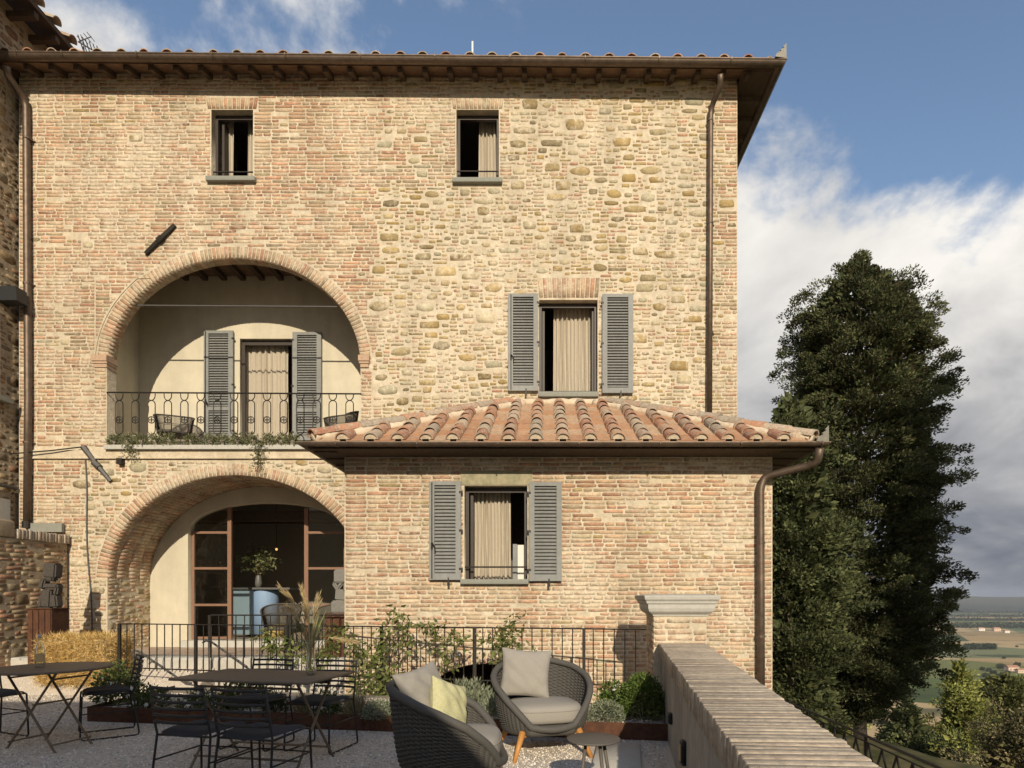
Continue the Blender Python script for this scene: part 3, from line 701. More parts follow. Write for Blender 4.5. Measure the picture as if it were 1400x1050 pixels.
for i in range(15):
    x = LX0+0.15+i*0.36
    if x < LX1: link('ceiling_beam', MB().box(x, x+0.09, YM+0.223, YL-0.003, LCZ, LCZ+0.088).mesh('ceiling_beam', 'eave_wood'), lc)
d = MB(); x0, x1 = PX(328, YL), PX(401, YL)
d.box(x0, x0+0.06, YL+0.08, YL+0.15, UF, ldz1).box(x1-0.06, x1, YL+0.08, YL+0.15, UF, ldz1).box(x0+.06, x1-.06, YL+0.08, YL+0.15, ldz1-0.09, ldz1)
hp('balcony_door', d, 'frame_dark')
curtain('tall linen curtain in the balcony door of the arched loggia', 336, 394, 466, 612, YL+0.25, 7, hem=0.01)
# tie rod, anchors, cables
hp('tie_rod', MB().tube([P(179, 417.5, YM+0.11), P(461, 419.5, YM+0.11)], 0.014, 8), 'iron_grey')
hp('wall_anchor', MB().tube([P(199, 347, YM-0.03), P(219, 327, YM-0.045), P(239, 307.5, YM-0.03)], [0.034, 0.040, 0.034], 6).tube([P(216, 329.5, YM-0.05), P(222, 324, YM-0.05)], 0.05, 6), 'iron')
hp('wall_anchor', MB().tube([P(114, 611, YM-0.03), P(133, 636, YM-0.05), P(151, 658, YM-0.03)], [0.05, 0.04, 0.032], 6).tube([P(128, 632, YM-0.05), P(136, 639, YM-0.05)], 0.055, 6), 'iron_grey')
hp('cable', MB().tube([P(-40, 624, YM-0.15), P(20, 620, YM-0.12), P(70, 616, YM-0.09), P(112, 611, YM-0.06)], 0.011, 6), 'iron')
hp('cable', MB().tube([P(115+10*t+1.5*math.sin(t*9), 612+250*t, YM-0.02) for t in np.linspace(0, 1, 14)], 0.010, 6), 'iron_grey')
hp('wall_spotlight', MB().cbox(P(165, 631, YM-0.05), (0.09, 0.1, 0.10)).cbox(P(166, 627, YM-0.02), (0.1, 0.04, 0.06)), 'iron')

# balcony railing with looped bars and crosses
YR = YM-0.02
rail = hp('balcony_railing', MB().tube([P(146, 536.5, YR), P(494, 538.5, YR)], 0.013, 6).tube([P(146, 604, YR), P(494, 605, YR)], 0.010, 6), 'iron')
z1 = 0; hz = PZ(537, YR)-PZ(610, YR); s_ = FPX/YR
prot = MB(); a = 5.2/s_
prot.tube([(-a, 0, -0.01)]+[(-a*math.cos(t), 0, -0.04-a*1.3*math.sin(t)) for t in np.linspace(0, math.pi, 9)]+[(a, 0, -0.01)], 0.0085, 5)
zt, zb = -0.125, -0.70
loop = [(-a*math.cos(t), 0, zt-a*1.0+a*math.sin(t)) for t in np.linspace(0, math.pi, 9)]+[(a*math.cos(t), 0, zb+a-a*math.sin(t)) for t in np.linspace(0, math.pi, 9)]
prot.tube(loop, 0.0085, 5, closed=True)
prot.tube([(-a, 0, -0.905)]+[(-a*math.cos(t), 0, -0.80+a*1.3*math.sin(t)) for t in np.linspace(0, math.pi, 9)]+[(a, 0, -0.905)], 0.0085, 5)
zc_ = -0.455; rc = a*0.86
prot.tube([(rc*math.cos(t), 0, zc_+rc*math.sin(t)) for t in np.linspace(0, 2*math.pi, 17)[:-1]], 0.0085, 5, closed=True)
for dx, dz in ((1, 0), (-1, 0), (0, 1), (0, -1)):
    prot.tube([(dx*rc*0.08, 0, zc_+dz*rc*0.08), (dx*rc*0.62, 0, zc_+dz*rc*0.62)], 0.009, 5)
    prot.tube([(dx*rc*0.62-dz*rc*0.2, 0, zc_+dz*rc*0.62-dx*rc*0.2), (dx*rc*0.62+dz*rc*0.2, 0, zc_+dz*rc*0.62+dx*rc*0.2)], 0.007, 5)
pme = prot.mesh('baluster', 'iron')
for px in (163, 185, 207, 229.5, 252, 274.5, 297, 320, 343, 365, 388, 410.5, 433, 455, 478):
    o = link('baluster', pme, rail); o.location = P(px, 537.5, YR)

# ---- arched glass door at the back of the vault
DC, DA, DS, DB = PX(364, YD), 107/FPX*YD, PZ(728, YD), 41/FPX*YD; DF = PZ(876, YD)
dpoly = [(DC-DA, DF)]+[(DC-DA*math.cos(math.pi*i/40), DS+DB*math.sin(math.pi*i/40)**0.9) for i in range(41)]+[(DC+DA, DF)]
hm('door_wall', holed_wall('door_wall', [(AC-AA-0.2, 0.2), (LX1+0.12, 0.2), (LX1+0.12, LS+LB+0.3), (AC-AA-0.2, LS+LB+0.3)], [dpoly], YD, 0.18, 'cream_plaster'))
YF = YD+0.11
xs = [DC-DA+0.005, PX(313, YF)-0.03, PX(418, YF)-0.03, DC+DA-0.05]
for (a0, a1, w0_, w1_) in ((xs[0], xs[1]+0.075, 0.05, 0.075), (xs[2], xs[3]+0.05, 0.075, 0.05)):
    fr = MB(); zA = DS+0.02 if w0_ < 0.06 else DS+DB*0.85; zB = DS+0.02 if w1_ < 0.06 else DS+DB*0.85
    fr.box(a0, a0+w0_, YF-0.001, YF+0.053, DF, zA).box(a1-w1_, a1, YF-0.001, YF+0.053, DF, zB)
    for py in (728, 777, 827, 872): fr.box(a0+w0_-.001, a1-w1_+.001, YF, YF+0.05, PZ(py, YF)-0.022, PZ(py, YF)+0.022)
    door = hp('glass_door', fr, 'frame_copper'); zz = [PZ(q, YF)+0.024 for q in (872, 827, 777)]+[PZ(728, YF)+0.024]; ze = zz[1:]+[DS+DB]
    for z0_, z1_ in zip(zz, ze):
        link('pane', MB().box(a0+w0_+.002, a1-w1_-.002, YF+0.02, YF+0.026, z0_, z1_-(0.048 if z1_ in zz else 0)).mesh('pane', 'glass'), door)
hp('threshold', MB().box(DC-DA-0.06, DC+DA+0.05, YD-0.16, YD+0.3, 0.40, DF+0.01), 'cap_stone')
# room behind the door
hp('inner_wall', MB().box(AC-AA-0.4, AC-AA-0.25, YD+0.18, 15.5, 0.2, UF-0.25), 'inside_wall')
hp('room_floor', MB().box(AC-AA-0.25, LX1+0.15, YD+0.18, 15.5, 0.3, DF-0.02), 'paving')
for py, Y in ((716, 13.6), (712, 12.6)):
    hp('ceiling_joist', MB().box(AC-AA-0.25, LX1, Y, Y+0.16, PZ(py, Y), PZ(py, Y)+0.2), 'eave_wood')
# ---- roofs
def sweep(path, prof, th=None):
    """profile (out, up) along a horizontal polyline, mitred; 'out' to the right of travel"""
    n = len(path); mb = MB(); k = len(prof)
    for i, p in enumerate(path):
        p = Vector(p)
        def nrm(a, b): d = (Vector(b)-Vector(a)); d.z = 0; d.normalize(); return Vector((d.y, -d.x, 0))
        if i == 0: m_ = nrm(path[0], path[1]); sc = 1
        elif i == n-1: m_ = nrm(path[-2], path[-1]); sc = 1
        else:
            a, b_ = nrm(path[i-1], path[i]), nrm(path[i], path[i+1]); m_ = (a+b_).normalized(); sc = 1/max(0.3, m_.dot(a))
        for o_, u_ in prof: mb.v.append(tuple(p+m_*o_*sc+Vector((0, 0, u_))))
    for i in range(n-1):
        for j in range(k): mb.f.append((i*k+j, i*k+(j+1) % k, (i+1)*k+(j+1) % k, (i+1)*k+j))
    mb.f.append(tuple(range(k))); mb.f.append(tuple((n-1)*k+j for j in reversed(range(k))))
    return mb
def gutter_prof(r):
    o = [(r+r*math.cos(t), -r*math.sin(t)*1.05) for t in np.linspace(0, math.pi, 12)]
    i = [(r+(r-0.006)*math.cos(t), -(r-0.006)*math.sin(t)*1.05) for t in np.linspace(math.pi, 0, 12)]
    return [(2*r+0.008, 0.0), (2*r+0.008, -0.014)]+o[1:]+[(0, 0.02)]+[(0.006, 0.02)]+i[1:]
def coppo(name, r0, r1, ln, th, material, n=9):
    mb = MB()
    for y, r in ((0, r0), (ln, r1)):
        for rr in (r, r-th):
            for i in range(n):
                t = math.pi*i/(n-1); mb.v.append((-rr*math.cos(t), y, rr*math.sin(t)*0.92))
    def q(s_, l, i): return s_*2*n+l*n+i
    for i in range(n-1):
        mb.f += [(q(0, 0, i), q(0, 0, i+1), q(1, 0, i+1), q(1, 0, i)), (q(0, 1, i), q(1, 1, i), q(1, 1, i+1), q(0, 1, i+1)), (q(0, 0, i), q(0, 1, i), q(0, 1, i+1), q(0, 0, i+1)), (q(1, 0, i), q(1, 0, i+1), q(1, 1, i+1), q(1, 1, i))]
    for i in (0, n-1): mb.f.append((q(0, 0, i), q(1, 0, i), q(1, 1, i), q(0, 1, i)))
    return mb.mesh(name, material, smooth=False)
tile_me = coppo('roof_tile', 0.096, 0.082, 0.43, 0.014, 'cover_tile')
hip_me = coppo('hip_tile', 0.105, 0.088, 0.43, 0.016, 'cover_tile')
pan = MB(); pan.box(-0.135, 0.135, 0, 0.42, 0, 0.016); pan.box(-0.135, -0.12, 0.0, 0.42, 0.0161, 0.03).box(0.12, 0.135, 0.0, 0.42, 0.0161, 0.03); pan_me = pan.mesh('pan_tile', 'pan_tile')
def place(o, p, rx=0, ry=0, rz=0): o.location = p; o.rotation_euler = (rx, ry, rz); return o
# wing roof: half hip against the main wall
gx0, gx1 = PX(414, YG)+0.06, PX(1126, YG)-0.06; ez = PZ(604, YG); tz = PZ(552, YM); run = YM-YG
pitch_a = math.atan2(tz-ez, run); ex0, ex1 = gx0, gx1
A0, A1, T0, T1 = Vector((ex0, YG, ez)), Vector((ex1, YG, ez)), Vector((ex0+run, YM, tz)), Vector((ex1-run, YM, tz))
B0, B1 = Vector((ex0, YM, ez)), Vector((ex1, YM, ez))
dz = Vector((0, 0, -0.05))
rb = MB(); rb.add([A0, A1, T1, T0, B0, B1]+[q+dz for q in (A0, A1, T1, T0, B0, B1)], [(0, 1, 2, 3), (0, 3, 4), (1, 5, 2), (6, 9, 8, 7), (6, 10, 9), (7, 8, 11), (0, 6, 7, 1), (0, 4, 10, 6), (1, 7, 11, 5)])
wroof = hp('wing_roof', rb, 'eave_board')
rowp = 0.353; nrow = int((ex1-ex0)/rowp); off = (ex1-ex0-nrow*rowp)/2
for k in range(nrow+1):
    x = ex0+off+k*rowp
    for kind, xx in (('roof_tile', x), ('pan_tile', x+rowp/2)):
        av = min(run, xx-ex0, ex1-xx)
        if kind == 'roof_tile': av -= 0.06
        if av < 0.12: continue
        sl = av/math.cos(pitch_a); n = max(1, math.ceil(sl/0.36-0.3))
        for j in range(n):
            s0 = j*0.36-0.03
            jt = rng.uniform(-1, 1, 4)
            h = 0.016+0.022 if kind == 'roof_tile' else 0.012
            p = Vector((xx+0.006*jt[0], YG+s0*math.cos(pitch_a)-h*math.sin(pitch_a), ez+s0*math.sin(pitch_a)+h*math.cos(pitch_a)))
            o = link(kind, tile_me if kind == 'roof_tile' else pan_me, wroof)
            tilt = R(2.6) if kind == 'roof_tile' else R(2.0)
            place(o, p, pitch_a-tilt*(1+0.3*jt[1]), R(1.5)*jt[2], R(1.6)*jt[3])
            if kind == 'roof_tile':
                o.scale = (1+0.05*jt[1], 1, 1+0.08*jt[2])
                if j == 0:                            # mortar plug under the eave tile
                    b_ = MB().prism([(-0.078*math.cos(t), 0.07*math.sin(t)) for t in np.linspace(0, math.pi, 7)], 0.02, 0.06, lambda u, v, d: (u, d, v))
                    q = link('mortar_plug', b_.mesh('mortar_plug', 'roof_mortar'), wroof); place(q, p, pitch_a)
def lump_tube(pts, r, n=10, seed=0, jit=0.25, flat=1.0):
    rg = np.random.default_rng(seed); m_ = MB(); fine = []
    for a_, b_ in zip(pts[:-1], pts[1:]):
        k = max(2, int((Vector(b_)-Vector(a_)).length/0.07))
        fine += [Vector(a_).lerp(Vector(b_), i/k) for i in range(k)]
    fine.append(Vector(pts[-1]))
    m_.tube(fine, [r*(1+jit*rg.normal()*0.6) for _ in fine], n, flat=flat)
    m_.v = [tuple(np.array(v)+rg.normal(size=3)*r*0.07) for v in m_.v]; return m_
up = Vector((0, 0, 1))
for a_, b_, sd_, lab in ((A0, T0, 3, 1), (A1, T1, 4, -1)):
    dirv = (b_-a_).normalized(); ln = (b_-a_).length
    m_ = lump_tube([a_+dirv*0.10+up*0.015, b_+up*0.02], 0.095, seed=sd_, jit=.12); link('hip_mortar', m_.mesh('hip_mortar', 'roof_mortar', True), wroof)
    side = Vector((lab, -0.0, 0))
    m_ = lump_tube([a_+dirv*0.5+Vector((lab*0.13, -0.04, 0.0)), b_+Vector((lab*0.10, -0.12, -0.03))], 0.06, seed=sd_+9, jit=.15); link('hip_mortar', m_.mesh('hip_mortar', 'roof_mortar', True), wroof)
    n = int(ln/0.36)
    for i in range(n):
        o = link('hip_tile', hip_me, wroof); q = dirv.to_track_quat('Y', 'Z'); o.rotation_mode = 'QUATERNION'; o.rotation_quaternion = q
        o.location = a_+dirv*(0.05+i*0.36)+up*(0.055+rng.uniform(-.008, .008))
m_ = lump_tube([T0+Vector((-0.45, -0.06, -0.17)), T0+Vector((0, -0.05, 0.0)), T1+Vector((0, -0.05, 0.0)), T1+Vector((0.45, -0.06, -0.17))], 0.065, seed=21, jit=.12); link('wall_fillet', m_.mesh('wall_fillet', 'roof_mortar', True), wroof)
link('flashing', MB().tube([P(698, 556, YM-0.02), P(742, 554, YM-0.03), P(800, 552, YM-0.02)], 0.018, 5).mesh('flashing', 'zinc'), wroof)
g = sweep([(ex0, YM, ez-0.02), (ex0, YG, ez-0.02), (ex1, YG, ez-0.02), (ex1, YM, ez-0.02)], gutter_prof(0.05)); wg = hp('gutter', g, 'copper')
for x in np.arange(ex0+0.4, ex1, 1.03):
    link('gutter_strap', MB().tube([(x, YG-0.115, ez-0.018), (x, YG-0.113, ez-0.05), (x, YG-0.08, ez-0.085)], 0.009, 4).mesh('gutter_strap', 'copper'), wg)
def finial(p, h, sx):
    poly = [(0, 0), (0.0, h), (-0.05*h/0.2, h*0.74), (-0.03*h/0.2, h*0.70), (-0.09*h/0.2, h*0.5), (-0.07*h/0.2, h*0.45), (-0.14*h/0.2, h*0.25), (-0.16*h/0.2, 0)]
    return MB().prism([(u*sx, v) for u, v in poly], -0.012, 0.012, lambda u, v, d: (p[0]+u, p[1]+d+u*0.15, p[2]+v))
link('corner_finial', finial((ex1+0.085, YG-0.085, ez-0.022), 0.21, 1).mesh('corner_finial', 'zinc'), wg)
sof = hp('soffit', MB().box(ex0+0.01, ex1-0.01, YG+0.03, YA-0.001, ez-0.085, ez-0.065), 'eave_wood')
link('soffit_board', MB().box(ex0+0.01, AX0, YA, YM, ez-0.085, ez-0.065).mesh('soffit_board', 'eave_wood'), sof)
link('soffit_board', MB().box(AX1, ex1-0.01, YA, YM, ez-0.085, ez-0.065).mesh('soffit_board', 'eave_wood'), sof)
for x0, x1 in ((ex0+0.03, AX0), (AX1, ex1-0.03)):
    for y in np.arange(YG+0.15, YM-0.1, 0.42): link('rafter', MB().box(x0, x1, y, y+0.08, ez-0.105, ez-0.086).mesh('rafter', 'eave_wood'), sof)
# main roof
OV = 0.36; YE = YM-OV; mz = PZ(84, YE); mxr = PX(1066, YE)-0.1; mxl = PX(-60, YE); tilt = math.atan2(PZ(81, YE)-PZ(91, YE), PX(1070, YE)-PX(0, YE))
def mzat(x): return mz-tilt*(x-PX(535, YE))
pitch_m = R(17); back = 5.0
r0, r1 = Vector((mxl, YE, mzat(mxl))), Vector((mxr, YE, mzat(mxr)))
t0, t1 = Vector((mxl, YE+back, mzat(mxl)+back*math.tan(pitch_m))), Vector((mxr-back*0.9, YE+back, mzat(mxr)+back*math.tan(pitch_m)))
b1 = Vector((mxr, YE+9, mzat(mxr))); b0 = Vector((mxl, YE+9, mzat(mxl)+0.3))
dz = Vector((0, 0, -0.045))
mroof = hp('main_roof', MB().add([r0, r1, t1, t0, b1, b0]+[q+dz for q in (r0, r1, t1, t0, b1, b0)], [(0, 1, 2, 3), (1, 4, 2), (2, 4, 5, 3), (6, 9, 8, 7), (7, 8, 10), (8, 9, 11, 10), (0, 6, 7, 1), (1, 7, 10, 4), (4, 10, 11, 5), (0, 3, 9, 6), (3, 5, 11, 9)]), 'eave_board')
x = mxl+0.1; k = 0
while x < mxr-0.15:
    for j in range(3):
        s0 = j*0.36-0.06; jt = rng.uniform(-1, 1, 4); h = 0.03
        o = link('roof_tile', tile_me, mroof); place(o, (x+0.012*jt[0], YE+s0*math.cos(pitch_m)-0.01, mzat(x)+s0*math.sin(pitch_m)+h), pitch_m-R(2.5), R(2)*jt[1], R(2)*jt[2]); o.scale = (1.05+.06*jt[3], 1, 1.05)
        o = link('pan_tile', pan_me, mroof); place(o, (x+0.19, YE+s0*math.cos(pitch_m), mzat(x)+s0*math.sin(pitch_m)+0.012), pitch_m-R(2))
    x += 0.379*rng.uniform(0.985, 1.015)
hd = (t1-r1).normalized()
for i in range(4):
    o = link('hip_tile', hip_me, mroof); o.rotation_mode = 'QUATERNION'; o.rotation_quaternion = hd.to_track_quat('Y', 'Z'); o.location = r1+hd*(0.05+i*0.36)+up*0.05
g = sweep([(mxl, YE, mzat(mxl)-0.02), (mxr, YE, mzat(mxr)-0.02), (mxr, YE+9, mzat(mxr)-0.02)], gutter_prof(0.078)); mg = hp('gutter', g, 'copper')
for px in (22, 85, 187, 290, 390, 493, 595, 697, 800, 901, 1000):
    xx = PX(px, YE-0.15); zz = mzat(xx)
    link('gutter_strap', MB().tube([(xx, YE-0.17, zz-0.012), (xx, YE-0.168, zz-0.05), (xx, YE-0.15, zz-0.08)], 0.011, 4).mesh('gutter_strap', 'copper'), mg)
link('corner_finial', finial((mxr+0.15, YE-0.15, mzat(mxr)-0.022), 0.24, 1).mesh('corner_finial', 'zinc'), mg)
# eave: boards and rafters
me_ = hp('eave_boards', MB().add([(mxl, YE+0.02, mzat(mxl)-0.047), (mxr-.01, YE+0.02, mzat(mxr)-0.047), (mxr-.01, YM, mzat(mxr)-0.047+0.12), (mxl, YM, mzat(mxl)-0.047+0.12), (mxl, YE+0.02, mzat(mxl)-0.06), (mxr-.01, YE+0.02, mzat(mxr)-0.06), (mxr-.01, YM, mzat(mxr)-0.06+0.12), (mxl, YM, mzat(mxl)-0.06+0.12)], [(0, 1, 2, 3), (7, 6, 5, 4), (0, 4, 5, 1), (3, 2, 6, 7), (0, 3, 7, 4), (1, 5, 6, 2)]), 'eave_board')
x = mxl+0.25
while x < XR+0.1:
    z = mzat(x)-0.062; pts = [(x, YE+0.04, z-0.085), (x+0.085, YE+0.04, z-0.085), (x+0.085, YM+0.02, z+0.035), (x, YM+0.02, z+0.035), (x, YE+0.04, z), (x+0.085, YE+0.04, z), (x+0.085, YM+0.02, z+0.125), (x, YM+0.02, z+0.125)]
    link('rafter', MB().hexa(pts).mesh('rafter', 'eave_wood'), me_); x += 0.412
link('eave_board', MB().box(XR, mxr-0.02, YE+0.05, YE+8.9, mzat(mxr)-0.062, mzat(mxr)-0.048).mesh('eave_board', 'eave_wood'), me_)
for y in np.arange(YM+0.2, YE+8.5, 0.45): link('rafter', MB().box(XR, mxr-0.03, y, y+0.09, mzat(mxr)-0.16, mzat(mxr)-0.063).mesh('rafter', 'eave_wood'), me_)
# downpipes
def pipe(pts, r, straps=()):
    fine = []
    pts = [Vector(p) for p in pts]
    for i, p in enumerate(pts):
        if 0 < i < len(pts)-1:
            a_, c_ = pts[i-1], pts[i+1]; la, lc_ = (a_-p).length, (c_-p).length; q = min(0.12, la*0.4, lc_*0.4)
            s0, s1 = p+(a_-p)*q/la, p+(c_-p)*q/lc_
            for t in np.linspace(0, 1, 6): fine.append(s0*(1-t)**2+p*2*t*(1-t)+s1*t*t)
        else: fine.append(p)
    o = hp('downpipe', MB().tube(fine, r, 14), 'copper', True)
    for p in straps:
        p = Vector(p); link('pipe_bracket', MB().tube([p-up*0.015, p+up*0.015], r+0.008, 14).tube([p, p+Vector((0.08, 0.07, 0))], 0.012, 6).mesh('pipe_bracket', 'copper'), o)
    return o
yp = YM-0.075
pipe([P(985, 101, YE-0.08), P(984.5, 118, YE+0.02), P(971.5, 149, yp), P(971, 300, yp), P(970, 568, yp-0.02)], 0.046, [P(971, y, yp) for y in (165, 305, 455)])
pipe([P(9, 90, YE-0.08), P(11, 104, YE-0.02), P(36, 139, yp), P(37, 300, yp), P(38.5, 545, yp), P(37, 716, yp)], 0.056, [P(37.5, y, yp) for y in (190, 388, 605)])
hp('pipe_foot', MB().tube([P(37, 713, yp), P(37, 722, yp)], 0.072, 14), 'iron')
ya = YA-0.08
pipe([(ex1-0.01, YG-0.05, ez-0.09), P(1117, 632, YG+0.05), P(1104, 637, YG+0.15), P(1045, 652, ya), P(1039.5, 668, ya), P(1040, 800, ya), P(1040.5, 990, ya)], 0.052, [P(1040, y, ya) for y in (742, 870)])
# aerial mast on the roof
mast = MB().tube([P(646, 90, 11.2), P(646, 57, 11.2)], 0.018, 6); tag(mast.build('roof_mast', 'white_metal'), 'thin white vertical mast rising above the long tiled roof edge', 'mast')
an = MB(); a0, a1 = P(107, 57, 11.6), P(141, 77, 11.6); an.tube([a0, a1], 0.013, 5)
for i in range(6):
    p = a0.lerp(a1, 0.1+0.15*i); an.tube([p+Vector((0.035, -0.12, 0.05)), p-Vector((0.035, -0.12, 0.05))], 0.009, 4)
an.tube([a0, P(125, 50, 11.6)], 0.008, 4).tube([a0+Vector((0.02, 0.1, 0)), P(118, 90, 11.6)], 0.014, 5)
for i in range(4): an.tube([a0.lerp(P(125, 50, 11.6), 0.2+0.25*i)+Vector((0, -.1, 0)), a0.lerp(P(125, 50, 11.6), 0.2+0.25*i)+Vector((0, .1, 0))], 0.006, 4)
tag(an.build('television_aerial', 'iron_grey'), 'grey television aerial with short rods beside the sloping dark eave', 'aerial')
# ------------------------------------------------------------------ neighbouring stone house and garden wall at the left
NX = -9.02
nb = thing('stone_house', 'tall dark rubble stone house with projecting eave beside the brick house', 'house', (NX-2, 8, 0))
def npart(name, mb, material, parent=None): return mb.build(name, material, parent or nb, False, parent is None)
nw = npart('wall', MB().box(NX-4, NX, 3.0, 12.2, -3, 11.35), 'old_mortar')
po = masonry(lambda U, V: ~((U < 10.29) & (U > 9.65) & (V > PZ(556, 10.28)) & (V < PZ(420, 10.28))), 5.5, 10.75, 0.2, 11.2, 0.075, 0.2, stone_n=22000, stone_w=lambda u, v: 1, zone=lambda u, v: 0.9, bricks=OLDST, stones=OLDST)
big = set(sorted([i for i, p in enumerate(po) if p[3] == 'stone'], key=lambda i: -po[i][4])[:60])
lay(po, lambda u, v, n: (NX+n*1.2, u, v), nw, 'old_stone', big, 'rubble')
npart('window_frame', MB().box(NX-0.02, NX+0.03, 9.7, 10.26, PZ(545, 10.27), PZ(425, 10.27)), 'cap_stone')
npart('sill', MB().box(NX-0.02, NX+0.12, 9.6, 10.42, PZ(551, 10.35), PZ(544, 10.35)), 'sill_stone')
nr = npart('roof', MB().add([(NX+0.52, 3, 11.30), (NX+0.52, 12.2, 11.30), (NX-2.2, 12.2, 12.3), (NX-2.2, 3, 12.3), (NX+0.52, 3, 11.22), (NX+0.52, 12.2, 11.22), (NX-2.2, 12.2, 12.2), (NX-2.2, 3, 12.2)], [(0, 1, 2, 3), (7, 6, 5, 4), (0, 4, 5, 1), (1, 5, 6, 2), (3, 2, 6, 7), (0, 3, 7, 4)]), 'eave_wood')
for y in np.arange(5.0, 12.1, 0.36):
    o = link('roof_tile', tile_me, nr); place(o, (NX+0.58, y, 11.33), 0, 0, math.pi/2)
    o.rotation_euler = (R(20), 0, math.pi/2)
for y in np.arange(5.0, 12, 0.45): link('rafter', MB().box(NX, NX+0.48, y, y+0.09, 11.10, 11.20).mesh('rafter', 'eave_wood'), nr)
npart('pipe', MB().tube([(NX+0.05, 9.5, PZ(664, 10.3)), (NX+0.05, 10.55, PZ(664, 10.3))], 0.03, 8), 'iron_grey')
npart('meter_cabinet', MB().box(NX+0.001, NX+0.06, 9.6, 10.42, PZ(712, 10.4), PZ(683, 10.4)), 'cap_stone')
lamp = thing('wall_lamp', 'black flat box lamp on the dark stone house beside the copper downpipe', 'lamp', (NX+0.02, 10.35, PZ(405, 10.35)))
z0, z1 = PZ(414, 10.3), PZ(395, 10.3)
xa, xb = NX, PX(30, 10.3)
MB().prism([(xa, z0), (xb, z0), (xb-0.02, z1), (xa, z1)], 10.2, 10.42, lambda u, v, d: (u, d, v)).build('lamp_body', 'lamp_black', lamp, world=True)
MB().box(NX-0.01, NX+0.05, 10.43, 10.5, z0+0.03, z1-0.03).build('bracket', 'lamp_black', lamp, world=True)

GX = -8.1; GZ = 2.40
gw = thing('garden_wall', 'low rough brick and rubble wall with upright brick coping by the arches', 'wall', (GX-0.4, 9, 0))
gb = MB().box(GX-0.45, GX, 6.5, YM-0.06, -0.5, GZ-0.12).build('wall', 'old_mortar', gw, world=True)
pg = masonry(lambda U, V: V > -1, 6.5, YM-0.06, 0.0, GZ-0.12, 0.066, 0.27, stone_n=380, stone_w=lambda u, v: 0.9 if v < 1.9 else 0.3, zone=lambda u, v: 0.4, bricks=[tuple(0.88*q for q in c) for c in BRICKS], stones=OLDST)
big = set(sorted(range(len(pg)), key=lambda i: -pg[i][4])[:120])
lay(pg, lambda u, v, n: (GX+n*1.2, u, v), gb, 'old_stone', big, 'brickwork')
y = 9.52
while y < YM-0.1:
    w = rng.uniform(0.045, 0.062); q = rng.uniform(0, 0.012)
    me = rbox_mesh('coping_brick', (0.50, w, 0.15), 0.006, 'coping', 1); o = link('coping_brick', me, gw, world=True); o.location = (GX-0.22+q, y+w/2, GZ-0.045+rng.uniform(-.006, .006)); y += w+0.012
me = rbox_mesh('coping_stone', (0.48, 0.62, 0.26), 0.03, 'old_mortar', 2); o = link('coping_stone', me, gw, world=True); o.location = (GX-0.22, 9.18, GZ+0.02)
MB().box(PX(44, YM), PX(90, YM), YM-0.09, YM-0.03, PZ(728, YM), PZ(716, YM)).build('plant_trough', 'sill_stone', gw, world=True)

# ------------------------------------------------------------------ ground
RA, RBp = Vector((-6.09, 8.90, 0)), Vector((1.20, 7.36, 0))        # railing line
def rl(x): return RA.y+(RBp.y-RA.y)*(x-RA.x)/(RBp.x-RA.x)
EA, EB = Vector((-5.12, 6.95, 0)), Vector((1.20, 6.00, 0))          # planter edge line
def el(x): return EA.y+(EB.y-EA.y)*(x-EA.x)/(EB.x-EA.x)
tp = [(-14, -9), (0.6, -9), (1.62, 7.05), (1.30, rl(1.3)+0.06), (-5.0, rl(-5.0)+0.06), (-5.0, 8.78), (-9.0, 8.78), (-14, 8.78)]
o = MB().prism(tp, -4.5, 0.0, lambda u, v, d: (u, v, d)).build('terrace_ground', 'gravel_ground'); struct(o)
o = MB().add([(-9, 8.78, 0), (-5.0, 8.78, 0), (-5.0, 9.42, 0.32), (-9, 9.42, 0.32), (-9, 8.78, -4), (-5.0, 8.78, -4), (-5, 9.42, -4), (-9, 9.42, -4)], [(0, 1, 2, 3), (7, 6, 5, 4), (0, 4, 5, 1), (1, 5, 6, 2), (2, 6, 7, 3), (3, 7, 4, 0)]).build('gravel_ramp', 'gravel_ground'); struct(o)
o = MB().box(-9, AX0-0.002, 9.42, YD+0.02, -4, 0.425).build('path', 'slab'); struct(o)
# paving tiles on the path
tl = MB().box(-0.148, 0.148, -0.148, 0.148, 0, 0.02).mesh('paving_tile', 'paving')
for i in range(17):
    for j in range(6):
        x, y = -8.3+i*0.302+(0.15 if j % 2 else 0), 10.0+j*0.302
        if x < AX0-0.2 and y < YD-0.2: q = link('paving_tile', tl, o); q.location = (x, y, 0.426); q.rotation_euler = (rng.uniform(-.006, .006), rng.uniform(-.006, .006), rng.uniform(-.01, .01))
for i in range(7):
    me = rbox_mesh('kerb_slab', (0.86, 0.5, 0.06), 0.008, 'cap_stone', 1); q = link('kerb_slab', me, o); q.location = (-8.4+i*0.88, 9.68, 0.432+rng.uniform(-.004, .004))
o = MB().box(-5.0, 4.0, 7.2, 9.43, -2.4, -2.3).build('stairwell_floor', 'slab'); struct(o)
q = MB().box(0.0, 0.0+0.5, 4.55, 5.35, 0.0, 0.024); o = link('stone_slab', rbox_mesh('stone_slab', (0.40, 0.95, 0.04), 0.008, 'slab', 1)); o.location = (0.62, 5.32, 0.012); o.rotation_euler = (0, 0, R(-8)); struct(o)

